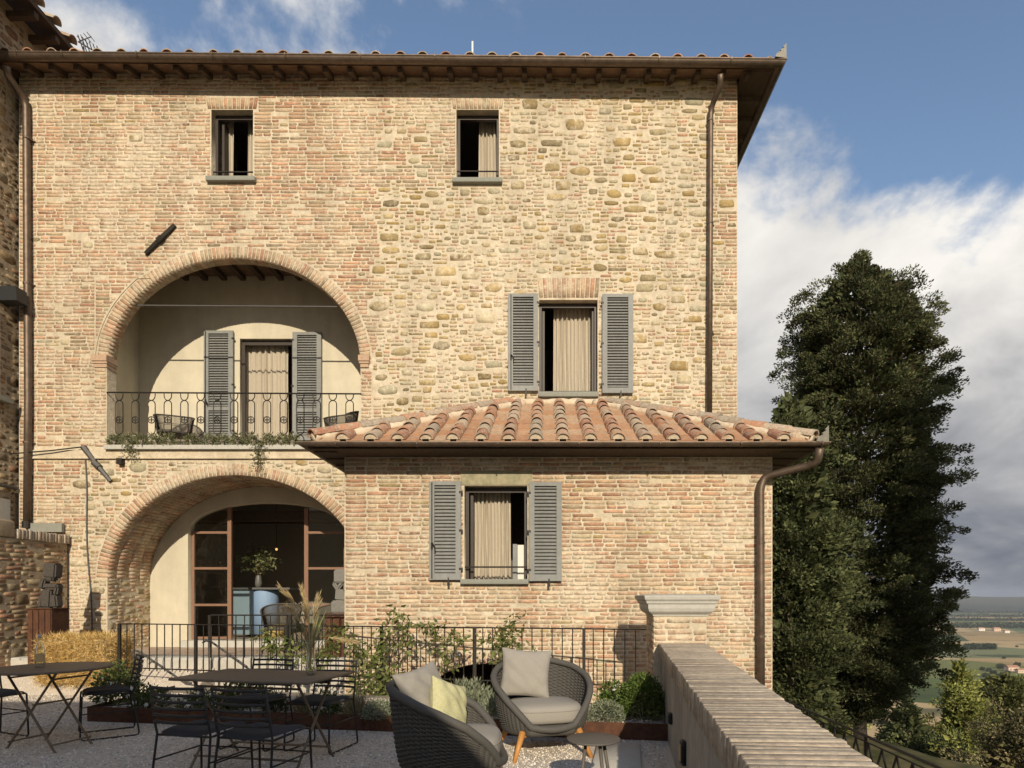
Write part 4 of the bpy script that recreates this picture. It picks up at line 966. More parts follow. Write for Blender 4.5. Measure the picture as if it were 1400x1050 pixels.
# loose gravel
def gz(x, y): return np.where((y > 8.78) & (x < -5), (y-8.78)*0.5, 0.0)
n = 62000
yy = 4.0+5.4*rng.random(n)**1.25; xx = rng.uniform(-7.2, 1.35, n)*yy/7.0*1.0
xx = np.where(rng.random(n) < 0.5, xx, rng.uniform(-7.6, 1.4, n))
edge_y = EA.y+(EB.y-EA.y)*(xx-EA.x)/(EB.x-EA.x); rail_y = RA.y+(RBp.y-RA.y)*(xx-RA.x)/(RBp.x-RA.x)
par_x = 0.632+(yy-1.906)/5.09*0.653
keep = (xx < par_x-0.02) & ~((yy > edge_y-0.03) & (xx > -5.1)) & (xx > -8.0) & ~((xx > 0.38) & (xx < 0.87) & (yy > 4.85) & (yy < 5.8)) & (yy < 9.40)
xx, yy = xx[keep], yy[keep]; n2 = 9000
px_ = rng.uniform(-5.05, 1.1, n2); py_ = el(0)+0*px_
py_ = (EA.y+(EB.y-EA.y)*(px_-EA.x)/(EB.x-EA.x))+0.04+rng.random(n2)*1.2
zz = np.concatenate([gz(xx, yy), np.full(n2, 0.125)]); xx = np.concatenate([xx, px_]); yy = np.concatenate([yy, py_]); n = len(xx)
r = 0.005+0.008*rng.random(n)**1.6
C = np.stack([xx, yy, zz+r*0.25], 1)
octa = np.array([(1, 0, 0), (0, 1, 0), (-1, 0, 0), (0, -1, 0), (0, 0, 0.75), (0, 0, -0.75)])
ang = rng.uniform(0, 6.28, n); ca, sa_ = np.cos(ang), np.sin(ang); sx = rng.uniform(0.8, 1.5, n)
O = octa[None]*(0.75+0.5*rng.random((n, 6, 1)))*r[:, None, None]; O[:, :, 0] *= sx[:, None]
Vp = np.stack([O[:, :, 0]*ca[:, None]-O[:, :, 1]*sa_[:, None], O[:, :, 0]*sa_[:, None]+O[:, :, 1]*ca[:, None], O[:, :, 2]], 2)+C[:, None]
of = np.array([(0, 1, 4), (1, 2, 4), (2, 3, 4), (3, 0, 4), (1, 0, 5), (2, 1, 5), (3, 2, 5), (0, 3, 5)])
Fp = (np.arange(n)[:, None, None]*6+of[None]).reshape(-1, 3)
cp = pal(n, [(0.74, 0.68, 0.59), (0.66, 0.60, 0.52), (0.80, 0.755, 0.68), (0.56, 0.50, 0.43), (0.70, 0.61, 0.50), (0.44, 0.41, 0.375)], 0.12)
o = link('gravel', mesh_np('gravel', Vp.reshape(-1, 3), Fp, 'pebble', np.repeat(cp, 6, axis=0))); tag(o, 'pale loose gravel spread over the terrace', 'gravel', kind='stuff')

# planter with rusty steel edge
pe = thing('planter_edge', 'long low rusty steel edging in front of the flower bed', 'edging', (EA.x, EA.y, 0))
for a_, b_ in ((EA, Vector((-1.9, el(-1.9), 0))), (Vector((-1.9, el(-1.9), 0)), EB)):
    d = (b_-a_).normalized(); nrm = Vector((-d.y, d.x, 0)); h = 0.165
    a2, b2 = a_+d*0.002, b_-d*0.002
    MB().hexa([a2-up*.05, b2-up*.05, b2-up*.05+nrm*0.008, a2-up*.05+nrm*0.008, a2+up*h, b2+up*h, b2+up*h+nrm*0.008, a2+up*h+nrm*0.008]).build('steel_plate', 'corten', pe, world=True)
MB().hexa([EA-up*.05+Vector((0, .01, 0)), EA-up*.05+Vector((.008, .01, 0)), Vector((EA.x+.008, rl(EA.x)-.1, -.05)), Vector((EA.x, rl(EA.x)-.1, -.05)), EA+up*.165+Vector((0, .01, 0)), EA+up*.165+Vector((.008, .01, 0)), Vector((EA.x+.008, rl(EA.x)-.1, .165)), Vector((EA.x, rl(EA.x)-.1, .165))]).build('steel_plate', 'corten', pe, world=True)
o = MB().add([(EA.x+.01, EA.y+.01, .12), (EB.x, EB.y+.01, .12), (1.2, rl(1.2)-.05, .12), (EA.x+.01, rl(EA.x)-.05, .12), (EA.x+.01, EA.y+.01, 0.001), (EB.x, EB.y+.01, 0.001), (1.2, rl(1.2)-.05, 0.001), (EA.x+.01, rl(EA.x)-.05, 0.001)], [(0, 1, 2, 3), (7, 6, 5, 4), (0, 4, 5, 1), (1, 5, 6, 2), (2, 6, 7, 3), (3, 7, 4, 0)]).build('planting_bed', 'soil'); struct(o)

# ------------------------------------------------------------------ parapet with pier
pp = thing('parapet_wall', 'grey rendered terrace parapet with brick on edge coping and capped brick pier', 'wall', (1.2, 4, 0))
PL0, PL1 = Vector((0.632, 1.906, 0)), Vector((1.285, 7.0, 0)); PR0, PR1 = Vector((1.035, 1.906, 0)), Vector((1.80, 7.0, 0))
def plx(y): return PL0.x+(PL1.x-PL0.x)*(y-PL0.y)/(PL1.y-PL0.y)
def prx(y): return PR0.x+(PR1.x-PR0.x)*(y-PR0.y)/(PR1.y-PR0.y)
PT = 0.873; ct = 0.135; ys = -1.6
MB().hexa([(plx(ys)+.03, ys, -4), (prx(ys)-.03, ys, -4), (prx(7)-.03, 7, -4), (plx(7)+.03, 7, -4), (plx(ys)+.03, ys, PT-ct+.004), (prx(ys)-.03, ys, PT-ct+.004), (prx(7)-.03, 7, PT-ct+.004), (plx(7)+.03, 7, PT-ct+.004)]).build('wall_body', 'grey_render', pp, world=True)
MB().hexa([(plx(ys)+.02, ys, PT-ct+.006), (prx(ys)-.02, ys, PT-ct+.006), (prx(7)-.02, 7, PT-ct+.006), (plx(7)+.02, 7, PT-ct+.006), (plx(ys)+.02, ys, PT-.005), (prx(ys)-.02, ys, PT-.005), (prx(7)-.02, 7, PT-.005), (plx(7)+.02, 7, PT-.005)]).build('mortar_bed', 'grey_render', pp, world=True)
y = ys; dirp = math.atan2(-(PL1.x-PL0.x), PL1.y-PL0.y)
while y < 6.97:
    w = rng.uniform(0.046, 0.060); x0, x1 = plx(y), prx(y); j = rng.uniform(-.005, .005, 3)
    me = rbox_mesh('coping_brick', (x1-x0+j[0], w, ct+0.002), 0.004, 'coping', 1); o = link('coping_brick', me, pp, world=True)
    o.location = ((x0+x1)/2+j[1], y+w/2, PT-ct/2+rng.uniform(-.0025, .002)); o.rotation_euler = (0, rng.uniform(-.006, .006), dirp*0.5+rng.uniform(-.012, .012)); y += w+rng.uniform(.006, .011)
px0, px1 = PX(894, 7.0), PX(966, 7.0); pz1 = PZ(842, 7.0)
pier = MB().box(px0, px1, 7.0, 7.5, -2.4, pz1).build('pier', 'mortar', pp, world=True)
pb = masonry(lambda U, V: V > -9, px0, px1, PT-0.05, pz1, 0.064, 0.28, zone=lambda u, v: 0)
lay(pb, lambda u, v, n: (u, 7.0-n, v), pier, 'masonry', set(range(len(pb))), 'brickwork')
pb = masonry(lambda U, V: V > -9, 7.0, 7.5, 0.1, pz1, 0.064, 0.28, zone=lambda u, v: 0)
lay(pb, lambda u, v, n: (px0-n, u, v), pier, 'masonry', set(), 'brickwork')
xc, yc, w0, d0 = (px0+px1)/2, 7.25, (px1-px0)/2, 0.25
prof = [(0.0, 0), (0.015, 0), (0.015, 0.02), (0.035, 0.025), (0.062, 0.05), (0.075, 0.085), (0.078, 0.135), (0.095, 0.14), (0.10, 0.165), (0.118, 0.185), (0.125, 0.215), (0.125, 0.23), (0.0, 0.245)]
cb = MB()
for q, h in prof: cb.v += [(xc-w0-q, yc-d0-q, pz1+h), (xc+w0+q, yc-d0-q, pz1+h), (xc+w0+q, yc+d0+q, pz1+h), (xc-w0-q, yc+d0+q, pz1+h)]
for i in range(len(prof)-1):
    for j in range(4): cb.f.append((i*4+j, i*4+(j+1) % 4, (i+1)*4+(j+1) % 4, (i+1)*4+j))
k = len(prof)-1; cb.f += [(3, 2, 1, 0), (4*k, 4*k+1, 4*k+2, 4*k+3)]
cb.build('pier_cap', 'cap_stone', pp, world=True)
def steplight(y, z, label, ln):
    t = thing('wall_light', label, 'lamp', (plx(y)+0.03, y, z))
    rbox = rbox_mesh('housing', (0.035, 0.09, ln), 0.012, 'lamp_black', 2); link('housing', rbox, t).location = (-0.018, 0, 0)
    q = MB().cbox((-0.032, -0.047, 0), (0.02, 0.006, ln*0.7)); q.build('rim', 'lamp_black', t); return t
steplight(5.45, 0.33, 'small black wall light on the grey parapet beside the planter end', 0.10)
t = steplight(4.25, 0.33, 'black wall light with a brass slot on the grey parapet', 0.17)
MB().cbox((-0.038, 0, 0), (0.012, 0.03, 0.11)).build('diffuser', 'label_paper', t)

# ------------------------------------------------------------------ iron railings
fence = thing('iron_railing', 'long dark iron railing with thin upright bars behind the flower bed', 'railing', (RA.x, RA.y, 0))
ztop = 1.005
def rp(t, z): return RA.lerp(RBp, t)+up*z
MB().tube([rp(0, ztop), rp(1, ztop)], 0.013, 6, flat=0.7).build('top_rail', 'iron', fence, world=True)
MB().tube([rp(0, 0.38), rp(1, 0.33)], 0.010, 6).build('bottom_rail', 'iron', fence, world=True)
ln = (RBp-RA).length; nb_ = int(ln/0.126)
bal = MB().tube([(0, 0, 0.34), (0, 0, ztop)], 0.0075, 6).mesh('baluster', 'iron')
for i in range(1, nb_):
    o = link('baluster', bal, fence, world=True); o.location = rp(i/nb_, 0)
for t in (0.0, 0.17, 0.36, 0.545, 0.715, 0.90):
    p = rp(t, 0); MB().box(p.x-.018, p.x+.018, p.y-.018, p.y+.018, -0.05, ztop+.002).build('post', 'iron', fence, world=True)
f2 = thing('iron_railing', 'short iron railing along the paved path before the glass door', 'railing', (-5.07, 9.5, 0.42))
YB = 9.5; zb_, zt_ = PZ(906, YB), PZ(841, YB)
MB().tube([(PX(288, YB), YB, zt_), (PX(472, YB), YB, zt_)], 0.012, 6).build('top_rail', 'iron', f2, world=True)
MB().tube([(PX(288, YB), YB, zb_+.05), (PX(472, YB), YB, zb_+.05)], 0.010, 6).build('bottom_rail', 'iron', f2, world=True)
bal2 = MB().tube([(0, 0, 0.42), (0, 0, zt_)], 0.0075, 6).mesh('baluster', 'iron')
for px in np.arange(299, 472, 11.8): o = link('baluster', bal2, f2, world=True); o.location = (PX(px, YB), YB, 0)
for px in (287, 397): MB().box(PX(px, YB)-.02, PX(px, YB)+.02, YB-.02, YB+.02, 0.30, zt_+.002).build('post', 'iron', f2, world=True)
h1 = thing('handrail', 'sloping iron handrail going down the steps beside the railing end post', 'handrail', (PX(183, 8.95), 8.95, 0.1))
MB().tube([P(180, 893, 8.95), P(184, 889, 8.95), P(191, 891, 8.95), P(250, 932, 8.9), P(262, 934, 8.9)], 0.015, 8).build('rail', 'iron_grey', h1, world=True)
MB().tube([P(190, 891, 8.95), P(190, 955, 8.95)], 0.012, 6).build('post', 'iron_grey', h1, world=True)
h2 = thing('handrail', 'sloping iron handrail beside the short railing of the paved path', 'handrail', (PX(285, 9.3), 9.3, 0.2))
MB().tube([P(277, 879, 9.3), P(281, 876, 9.3), P(288, 877, 9.3), P(338, 912, 9.25)], 0.015, 8).build('rail', 'iron_grey', h2, world=True)
MB().tube([P(286, 877, 9.3), P(286, 930, 9.3)], 0.012, 6).build('post', 'iron_grey', h2, world=True)

# ------------------------------------------------------------------ sculptures, bale
pd = thing('corten_pedestal', 'rusty slatted steel pedestal carrying the dark sculpture by the garden wall', 'pedestal', (-7.63, 9.56, 0.3))
pxa, pxb = PX(38, 9.4), PX(71, 9.4); pzt = PZ(833, 9.4)
MB().box(pxa, pxb, 9.4, 9.73, 0.2, pzt).build('body', 'corten', pd, world=True)
for i in range(4):
    x = pxa+(pxb-pxa)*(i+0.5)/4; MB().box(x-.035, x+.035, 9.385, 9.399, 0.25, pzt-.01).build('slat', 'corten', pd, world=True)
MB().box(pxa-.01, pxb+.01, 9.38, 9.74, pzt+.001, pzt+.015).build('top_plate', 'corten', pd, world=True)
def sculpture(label, blocks, material, base):
    b = bmesh.new()
    for c, s_, rot in blocks:
        m_ = Matrix.Translation(Vector(base)+Vector(c)) @ Matrix.Rotation(rot, 4, 'Y') @ Matrix.Diagonal((*s_, 1))
        r_ = bmesh.ops.create_cube(b, size=1, matrix=m_)
        bmesh.ops.bevel(b, geom=list({e_ for v in r_['verts'] for e_ in v.link_edges}), offset=0.022, segments=2, affect='EDGES')
    me = bpy.data.meshes.new('sculpture'); b.to_mesh(me); b.free(); me.materials.append(MATS[material])
    return tag(link('sculpture', me), label, 'sculpture')
sculpture('dark carved figure of stacked blocks on the slatted rusty pedestal', [((-.02, 0, .14), (.16, .16, .28), .05), ((.10, 0, .10), (.10, .15, .20), -.1), ((-.11, .0, .10), (.08, .14, .20), .1), ((.05, 0, .33), (.22, .15, .08), .0), ((-.09, .0, .37), (.09, .14, .16), .25), ((.12, 0, .26), (.07, .13, .14), .2), ((.02, 0, .44), (.13, .13, .07), .1), ((.04, 0, .57), (.20, .17, .23), .06), ((-.06, 0, .52), (.05, .12, .10), .2)], 'sculpture_dark', ((pxa+pxb)/2+.03, 9.56, pzt+.02))
pd2 = thing('corten_pedestal', 'rusty steel pedestal carrying the grey stone sculpture at the wing corner', 'pedestal', (-3.18, 9.78, 0.42))
qx0, qx1, qzt = PX(444, 9.6), -2.86, PZ(840, 9.6)
MB().box(qx0, qx1, 9.6, 9.95, 0.40, qzt).build('body', 'corten', pd2, world=True)
MB().box(qx0-.01, qx1+.01, 9.58, 9.96, qzt+.001, qzt+.014).build('top_plate', 'corten', pd2, world=True)
for i in range(4):
    x = qx0+(qx1-qx0)*(i+0.5)/4; MB().box(x-.035, x+.035, 9.588, 9.599, 0.46, qzt-.02).build('slat', 'corten', pd2, world=True)
sculpture('grey stone abstract figure with a bent arm hole on the pedestal at the wing corner', [((.0, 0, .10), (.30, .17, .20), .0), ((.03, 0, .28), (.24, .16, .18), .08), ((-.07, 0, .40), (.06, .15, .20), -.6), ((-.03, 0, .42), (.06, .14, .16), .7), ((.10, 0, .42), (.12, .16, .22), .0), ((.03, 0, .58), (.28, .16, .22), .0)], 'sculpture_grey', ((qx0+qx1)/2-.06, 9.78, qzt+.015))
bl = thing('straw_bale', 'golden straw bale on the gravel beside the rusty pedestal', 'bale', (-6.72, 9.1, 0.16), R(-7))
bw, bd, bh = 1.04, 0.55, 0.62
link('bale_core', rbox_mesh('bale_core', (bw, bd, bh), 0.05, 'label_paper', 2), bl).location = (0, 0, bh/2)
n = 9000; fi = rng.random(n)
pos = np.stack([rng.uniform(-bw/2, bw/2, n), rng.uniform(-bd/2, bd/2, n), rng.uniform(0, bh, n)], 1)
fr_ = fi < 0.5; tp_ = (fi >= 0.5) & (fi < 0.72); rt = fi >= 0.72
pos[fr_, 1] = -bd/2-rng.uniform(0, .02, fr_.sum()); pos[tp_, 2] = bh+rng.uniform(0, .02, tp_.sum()); pos[rt, 0] = np.where(rng.random(rt.sum()) < .7, bw/2, -bw/2)+rng.uniform(0, .02, rt.sum())
nr_ = np.zeros((n, 3)); nr_[fr_, 1] = -1; nr_[tp_, 2] = 1; nr_[rt, 0] = np.sign(pos[rt, 0])
V, F, c = leaf_arrays(pos, 0.10, 0.07, pal(n, [(0.56, 0.37, 0.12), (0.64, 0.45, 0.17), (0.45, 0.28, 0.085), (0.70, 0.54, 0.25)], 0.15), updir=nr_*0.35+rng.normal(size=(n, 3))*[1, .3, .8], spread=0.5)
o = link('straw', mesh_np('straw', V, F, 'straw', c), bl); o['kind'] = 'stuff'

# ------------------------------------------------------------------ furniture
def make_bistro():
    t = thing('bistro_chair', '', 'chair')
    for s_ in (-1, 1):
        x = s_*0.215
        MB().tube([(x*0.98, 0.265, 0.79), (x, 0.215, 0.50), (x, 0.20, 0.44), (x*1.06, 0.25, 0.03), (x*1.06, 0.24, 0.009), (x*1.06, 0.20, 0.008), (x*1.04, -0.20, 0.008), (x*1.04, -0.225, 0.03), (x, -0.21, 0.43), (x*0.97, -0.16, 0.447), (x*0.97, 0.17, 0.43)], 0.0085, 8).build('side_frame', 'chair_metal', t, True)
    for i in range(6):
        z = 0.535+i*0.048; yb = 0.225+(z-0.5)*0.145
        MB().tube([(0.213*q, yb+0.045*(1-q*q), z) for q in np.linspace(-1, 1, 11)], 0.0075, 6, flat=1.5).build('back_slat', 'chair_metal', t, True)
    MB().tube([(-0.215, -0.2, 0.435), (0.215, -0.2, 0.435)], 0.008, 6).tube([(-0.215, 0.19, 0.43), (0.215, 0.19, 0.43)], 0.008, 6).build('seat_rail', 'chair_metal', t, True)
    MB().tube([(-0.217, -0.215, 0.26), (0.217, -0.215, 0.26)], 0.006, 6).build('stretcher', 'chair_metal', t, True)
    for s_ in (-1, 1): MB().tube([(s_*.22, -0.215, 0.26), (s_*.221, 0.222, 0.26)], 0.006, 6).build('stretcher', 'chair_metal', t, True)
    def pad(u, v):
        a_, b_ = 2*u-1, 2*v-1; return (a_*0.205*(1-0.06*b_*b_), b_*0.205*(1-0.06*a_*a_), 0.452-0.028*(1-a_*a_)*1.0)
    def padt(u, v):
        p = pad(u, v); a_, b_ = 2*u-1, 2*v-1; return (p[0], p[1], p[2]+0.038*((1-a_**6)*(1-b_**6))**0.5)
    m_ = MB().grid(pad, 15, 15); m_.grid(padt, 15, 15); m_.build('seat_pad', 'seat_pad', t, True)
    return t
bistro = make_bistro()
def put(proto, first, loc, rz, label, group):
    o = proto if first else copy_tree(proto)
    o.location = loc; o.rotation_euler = (0, 0, rz); o['label'] = label; o['group'] = group; return o
G1 = 'slatted metal chairs at the terrace tables'
# forward of the chair is its local -Y
put(bistro, True, (-2.46, 4.50, 0), R(180-12), 'dark slatted metal chair backing outward at the long table corner without the vase', G1)
put(bistro, False, (-1.98, 4.40, 0), R(180-14), 'dark slatted metal chair backing outward at the long table, on the vase side', G1)
put(bistro, False, (-2.70, 5.82, 0), R(-10), 'slatted metal chair facing out from behind the long table', G1)
put(bistro, False, (-2.06, 5.72, 0), R(-13), 'slatted metal chair behind the long table beside the grass vase', G1)
put(bistro, False, (-4.42, 6.28, 0), R(-52), 'slatted metal chair between the round table and the straw bale', G1)
put(bistro, False, (-5.42, 6.05, 0), R(68), 'slatted metal chair at the round table toward the garden wall', G1)

rt_ = thing('round_table', 'round brown folding bistro table carrying a glass bottle', 'table', (-4.60, 5.78, 0), R(-15))
MB().lathe([(0.0, 0.718), (0.465, 0.718), (0.483, 0.722), (0.487, 0.731), (0.483, 0.740), (0.465, 0.742), (0.0, 0.742)], 56, capb=False, capt=False).build('table_top', 'table_metal', rt_, True)
for y in (-0.17, 0.17):
    for s_ in (-1, 1):
        yy_ = y+s_*0.012; MB().tube([(-s_*0.31, yy_, 0.0), (s_*0.29, yy_, 0.715)], 0.013, 4, flat=0.6).build('leg', 'table_metal', rt_)
for x, z in ((-0.26, 0.07), (0.26, 0.07), (-0.255, 0.655), (0.255, 0.655), (0.04, 0.42)): MB().tube([(x, -0.182, z), (x, 0.182, z)], 0.009, 6).build('crossbar', 'table_metal', rt_)
bo = thing('water_bottle', 'clear glass bottle with brown label on the round table', 'bottle', (PX(52, 5.7), 5.72, 0.743))
MB().lathe([(0.0, 0.003), (0.034, 0.003), (0.038, 0.012), (0.038, 0.15), (0.034, 0.175), (0.017, 0.225), (0.014, 0.26), (0.016, 0.275)], 20, capb=False, capt=False).build('glass', 'bottle_glass', bo, True)
MB().lathe([(0.0385, 0.055), (0.0387, 0.125)], 20, capb=False, capt=False).build('paper_label', 'label_paper', bo, True)
MB().lathe([(0.013, 0.272), (0.017, 0.276), (0.015, 0.30), (0.008, 0.306)], 14).build('stopper', 'cap_stone', bo, True)

lt = thing('long_table', 'rectangular brown metal table with a vase of dry grass', 'table', (-2.356, 5.22, 0), R(-11.5))
link('table_top', rbox_mesh('table_top', (1.24, 0.70, 0.022), 0.008, 'table_metal', 2), lt).location = (0, 0, 0.729)
for x in (-0.47, 0.47):
    for s_ in (-1, 1): MB().tube([(x+0.01*s_, -s_*0.30, 0.0), (x+0.01*s_, s_*0.24, 0.715)], 0.013, 4, flat=0.6).build('leg', 'table_metal', lt)
for y, z in ((-0.24, 0.10), (0.24, 0.10), (0.20, 0.66), (-0.20, 0.66)): MB().tube([(-0.47, y, z), (0.47, y, z)], 0.010, 6).build('crossbar', 'table_metal', lt)
vp = Vector((PX(424, 5.2), 5.22, 0.742))
va = thing('glass_vase', 'tall glass vase of feathery dry grass on the long table', 'vase', vp)
MB().lathe([(0.0, 0.004), (0.036, 0.004), (0.046, 0.02), (0.043, 0.06), (0.032, 0.13), (0.030, 0.20), (0.040, 0.26)], 24, capb=False, capt=False).build('glass', 'bottle_glass', va, True)
st = MB(); plV, plF, plC = [], [], []; nn = 0
for i in range(11):
    a_ = rng.uniform(0, 6.28); lean = rng.uniform(0.03, 0.20); H = rng.uniform(0.45, 0.72)
    if i in (0, 1): a_, lean, H = 0.1*i-0.1, 0.32, 0.42
    elif i < 8: a_ = math.pi+rng.uniform(-.7, .7); lean = rng.uniform(.02, .22); H = rng.uniform(.55, .74)
    dx, dy = math.cos(a_)*lean, math.sin(a_)*lean
    pts = [Vector((0.012*math.cos(a_*3), 0.012*math.sin(a_*3), 0.02)).lerp(Vector((dx*.15, dy*.15, H*0.4)), q) if q < 1 else Vector((dx*.15, dy*.15, H*.4)) for q in (0, .5, 1)]+[Vector((dx*.5, dy*.5, H*0.75)), Vector((dx*.95, dy*.95, H*(0.97-0.3*(lean > .3)))), Vector((dx*1.2, dy*1.2, H*(1.0-0.36*(lean > .3))))]
    st.tube(pts, [.0028, .0026, .0024, .0022, .0018, .001], 4)
    k = 140 if i < 8 else 40; q = rng.random(k); a0, a1 = pts[3], pts[5]
    c_ = np.array([a0.lerp(a1, float(u)) if u > .5 else a0.lerp(pts[4], float(u)*2*.9) for u in q]); ax_ = np.tile(np.array((a1-a0).normalized()), (k, 1))
    V, F, c = leaf_arrays(c_, 0.055, 0.06, pal(k, [(0.62, 0.48, 0.25), (0.55, 0.40, 0.19), (0.68, 0.57, 0.34)], .1), updir=ax_, spread=0.42)
    plV.append(V); plF.append(F+nn); plC.append(c); nn += len(V)
k = 70; a_ = rng.uniform(0, 6.283, k); c_ = np.stack([.02*np.cos(a_), .02*np.sin(a_), rng.uniform(.12, .34, k)], 1)
V, F, c = leaf_arrays(c_, .26, .022, pal(k, [(.14, .17, .06), (.22, .24, .10), (.30, .29, .14)], .15), updir=np.stack([np.cos(a_)*.4, np.sin(a_)*.4, np.full(k, 1.0)], 1), spread=.3)
link('blades', mesh_np('blades', V, F, 'leaf', c), va)
st.build('stalks', 'plume', va); link('plumes', mesh_np('plumes', np.concatenate(plV), np.concatenate(plF), 'leaf', np.concatenate(plC)), va)

def make_armchair():
    t = thing('wicker_armchair', '', 'armchair')
    def zr(tt):
        return float(np.interp(tt, [0, .15, .35, .55, .72, .86, .95, 1], [.785, .78, .735, .655, .56, .44, .345, .285]))
    def sp(th, v, off=0.0):
        tt = abs(th)/R(150); zt = zr(tt); z = 0.235+(zt-0.235)*v
        hr = (z-0.235)/0.55; e_ = max(0.0, hr)**0.55; rx = 0.355+0.10*e_+off; ry = 0.345+0.085*e_+off
        return Vector((math.sin(th)*rx, math.cos(th)*ry, z))
    ths = np.linspace(-R(150), R(150), 121)
    rim = [sp(a_, 1.0) for a_ in ths]; fr_l, fr_r = rim[0], rim[-1]
    front = [Vector((fr_r.x*(1-q)+fr_l.x*q, fr_r.y-0.035*math.sin(math.pi*q), fr_r.z-0.02*math.sin(math.pi*q))) for q in np.linspace(0, 1, 16)[1:-1]]
    MB().tube(rim+front, 0.030, 10, closed=True).build('rim', 'wicker', t, True)
    MB().grid(lambda u, v: sp(ths[0]+(ths[-1]-ths[0])*u, v, -0.002), 81, 12).build('backing', 'wicker', t, True)
    w = MB(); nr_ = 34; nv = 48
    for i in range(nr_):
        v = (i+0.5)/nr_
        for off in (1,):
            pts = []
            for j in range(nv*4+1):
                th = ths[0]+(ths[-1]-ths[0])*j/(nv*4); pts.append(sp(th, v, 0.0075*math.cos(math.pi*j/4+math.pi*(i % 2))))
            w.tube(pts, 0.0068, 4, cap=False)
    for j in range(nv+1):
        th = ths[0]+(ths[-1]-ths[0])*j/nv; w.tube([sp(th, v) for v in np.linspace(0, 1, 8)], 0.0065, 4, cap=False)
    o = w.build('weave', 'wicker', t, True)
    base = MB(); outl = lambda a_, q: (math.sin(a_)*(0.355+0.02)*q, math.cos(a_)*0.345*q if math.cos(a_) > -.8 else -0.345*q*0.94, 0)
    for q, z in ((0.80, 0.195), (0.94, 0.20), (1.0, 0.225), (1.02, 0.26), (0.98, 0.29), (0.7, 0.295)):
        for j in range(48): p = outl(2*math.pi*j/48, q); base.v.append((p[0], p[1], z))
    for i in range(5):
        for j in range(48): base.f.append((i*48+j, i*48+(j+1) % 48, (i+1)*48+(j+1) % 48, (i+1)*48+j))
    base.f += [tuple(range(47, -1, -1)), tuple(range(240, 288))]
    base.build('seat_base', 'wicker', t, True)
    for sx_ in (-1, 1):
        for sy_ in (-1, 1):
            MB().tube([(sx_*0.25, sy_*0.235-.02, 0.24), (sx_*0.345, sy_*0.32-.02, 0.0)], [0.030, 0.017], 8).build('leg', 'teak', t, True)
    MB().tube([(-.24, -.25, .205), (.24, .21, .205)], .02, 4).tube([(.24, -.25, .204), (-.24, .21, .204)], .02, 4).build('cross_brace', 'teak', t)
    return t
arm = make_armchair()
def seat_cushion(loc, rz, label):
    def sh(a_, q): 
        c_, s_ = math.cos(a_), math.sin(a_); p = 3.4; f = (abs(c_)**p+abs(s_)**p)**(-1/p); return (c_*f*0.315*q, s_*f*0.30*q)
    m_ = MB(); lv = [(0.0, .30), (0.90, .30), (0.975, .315), (1.0, .345), (1.0, .405), (0.99, .425), (.965, .44), (0.90, .455), (0.6, .468), (0.3, .474), (0.0, .475)]
    for q, z in lv:
        for j in range(56): p = sh(2*math.pi*j/56, q); m_.v.append((p[0], p[1]-.03, z))
    for i in range(len(lv)-1):
        for j in range(56): m_.f.append((i*56+j, i*56+(j+1) % 56, (i+1)*56+(j+1) % 56, (i+1)*56+j))
    t = thing('seat_cushion', label, 'cushion', loc, rz, 'grey cushions on the wicker armchairs'); m_.build('cover', 'fabric_grey', t, True)
    MB().tube([(sh(a_, 1.0)[0], sh(a_, 1.0)[1]-.03, .412) for a_ in np.linspace(0, 2*math.pi, 57)[:-1]], 0.005, 5, closed=True).build('piping', 'fabric_grey', t, True)
def pillow(name, w, h, th, M, material, label, seed=0):
    rg = np.random.default_rng(seed); m_ = MB(); N_ = 29
    ph = rg.uniform(0, 6, 6)
    def f(u, v, s_):
        a_, b_ = 2*u-1, 2*v-1
        x = a_*w/2*(1-0.09*(1-a_*a_)*0-0.10*(1-b_*b_)*abs(a_)**2); z = b_*h/2*(1-0.10*(1-a_*a_)*abs(b_)**2)
        e_ = (max(0, 1-a_**2)*max(0, 1-b_**2))**0.42
        wr = 0.006*math.sin(7*a_+5*b_+ph[0])*math.sin(4*b_-3*a_+ph[1])+0.004*math.sin(15*a_*b_+ph[2])+0.004*math.sin(11*(a_+b_)+ph[3])
        return M @ Vector((x, s_*(th/2*e_+wr*e_), z))
    m_.grid(lambda u, v: f(u, v, 1), N_, N_); m_.grid(lambda u, v: f(u, v, -1), N_, N_)
    o = m_.build(name, material, None, True); tag(o, label, 'pillow'); return o
c2 = Vector((PX(742, 5.62), 5.62, 0)); r2 = R(16)
arm.location = c2; arm.rotation_euler = (0, 0, r2); arm['label'] = 'grey woven armchair on wooden legs facing outward, its back to the iron railing'; arm['group'] = 'woven terrace armchairs'
seat_cushion(c2, r2, 'grey seat cushion in the armchair whose back is to the railing')
c1 = Vector((PX(620, 4.34), 4.34, 0)); r1 = R(92)
a1_ = copy_tree(arm); a1_.location = c1; a1_.rotation_euler = (0, 0, r1); a1_['label'] = 'grey woven armchair turned sideways, holding a grey and a yellow pillow'
seat_cushion(c1, r1, 'grey seat cushion under the yellow pillow in the sideways armchair')
Rz = lambda a_: Matrix.Rotation(a_, 4, 'Z')
pillow('throw_pillow', 0.47, 0.46, 0.15, Matrix.Translation(c2) @ Rz(r2) @ Matrix.Translation((-0.12, 0.16, 0.69)) @ Rz(R(-14)) @ Matrix.Rotation(R(-16), 4, 'X') @ Matrix.Rotation(R(4), 4, 'Y'), 'fabric_pale', 'pale grey square pillow leaning in the armchair whose back is to the railing', 3)
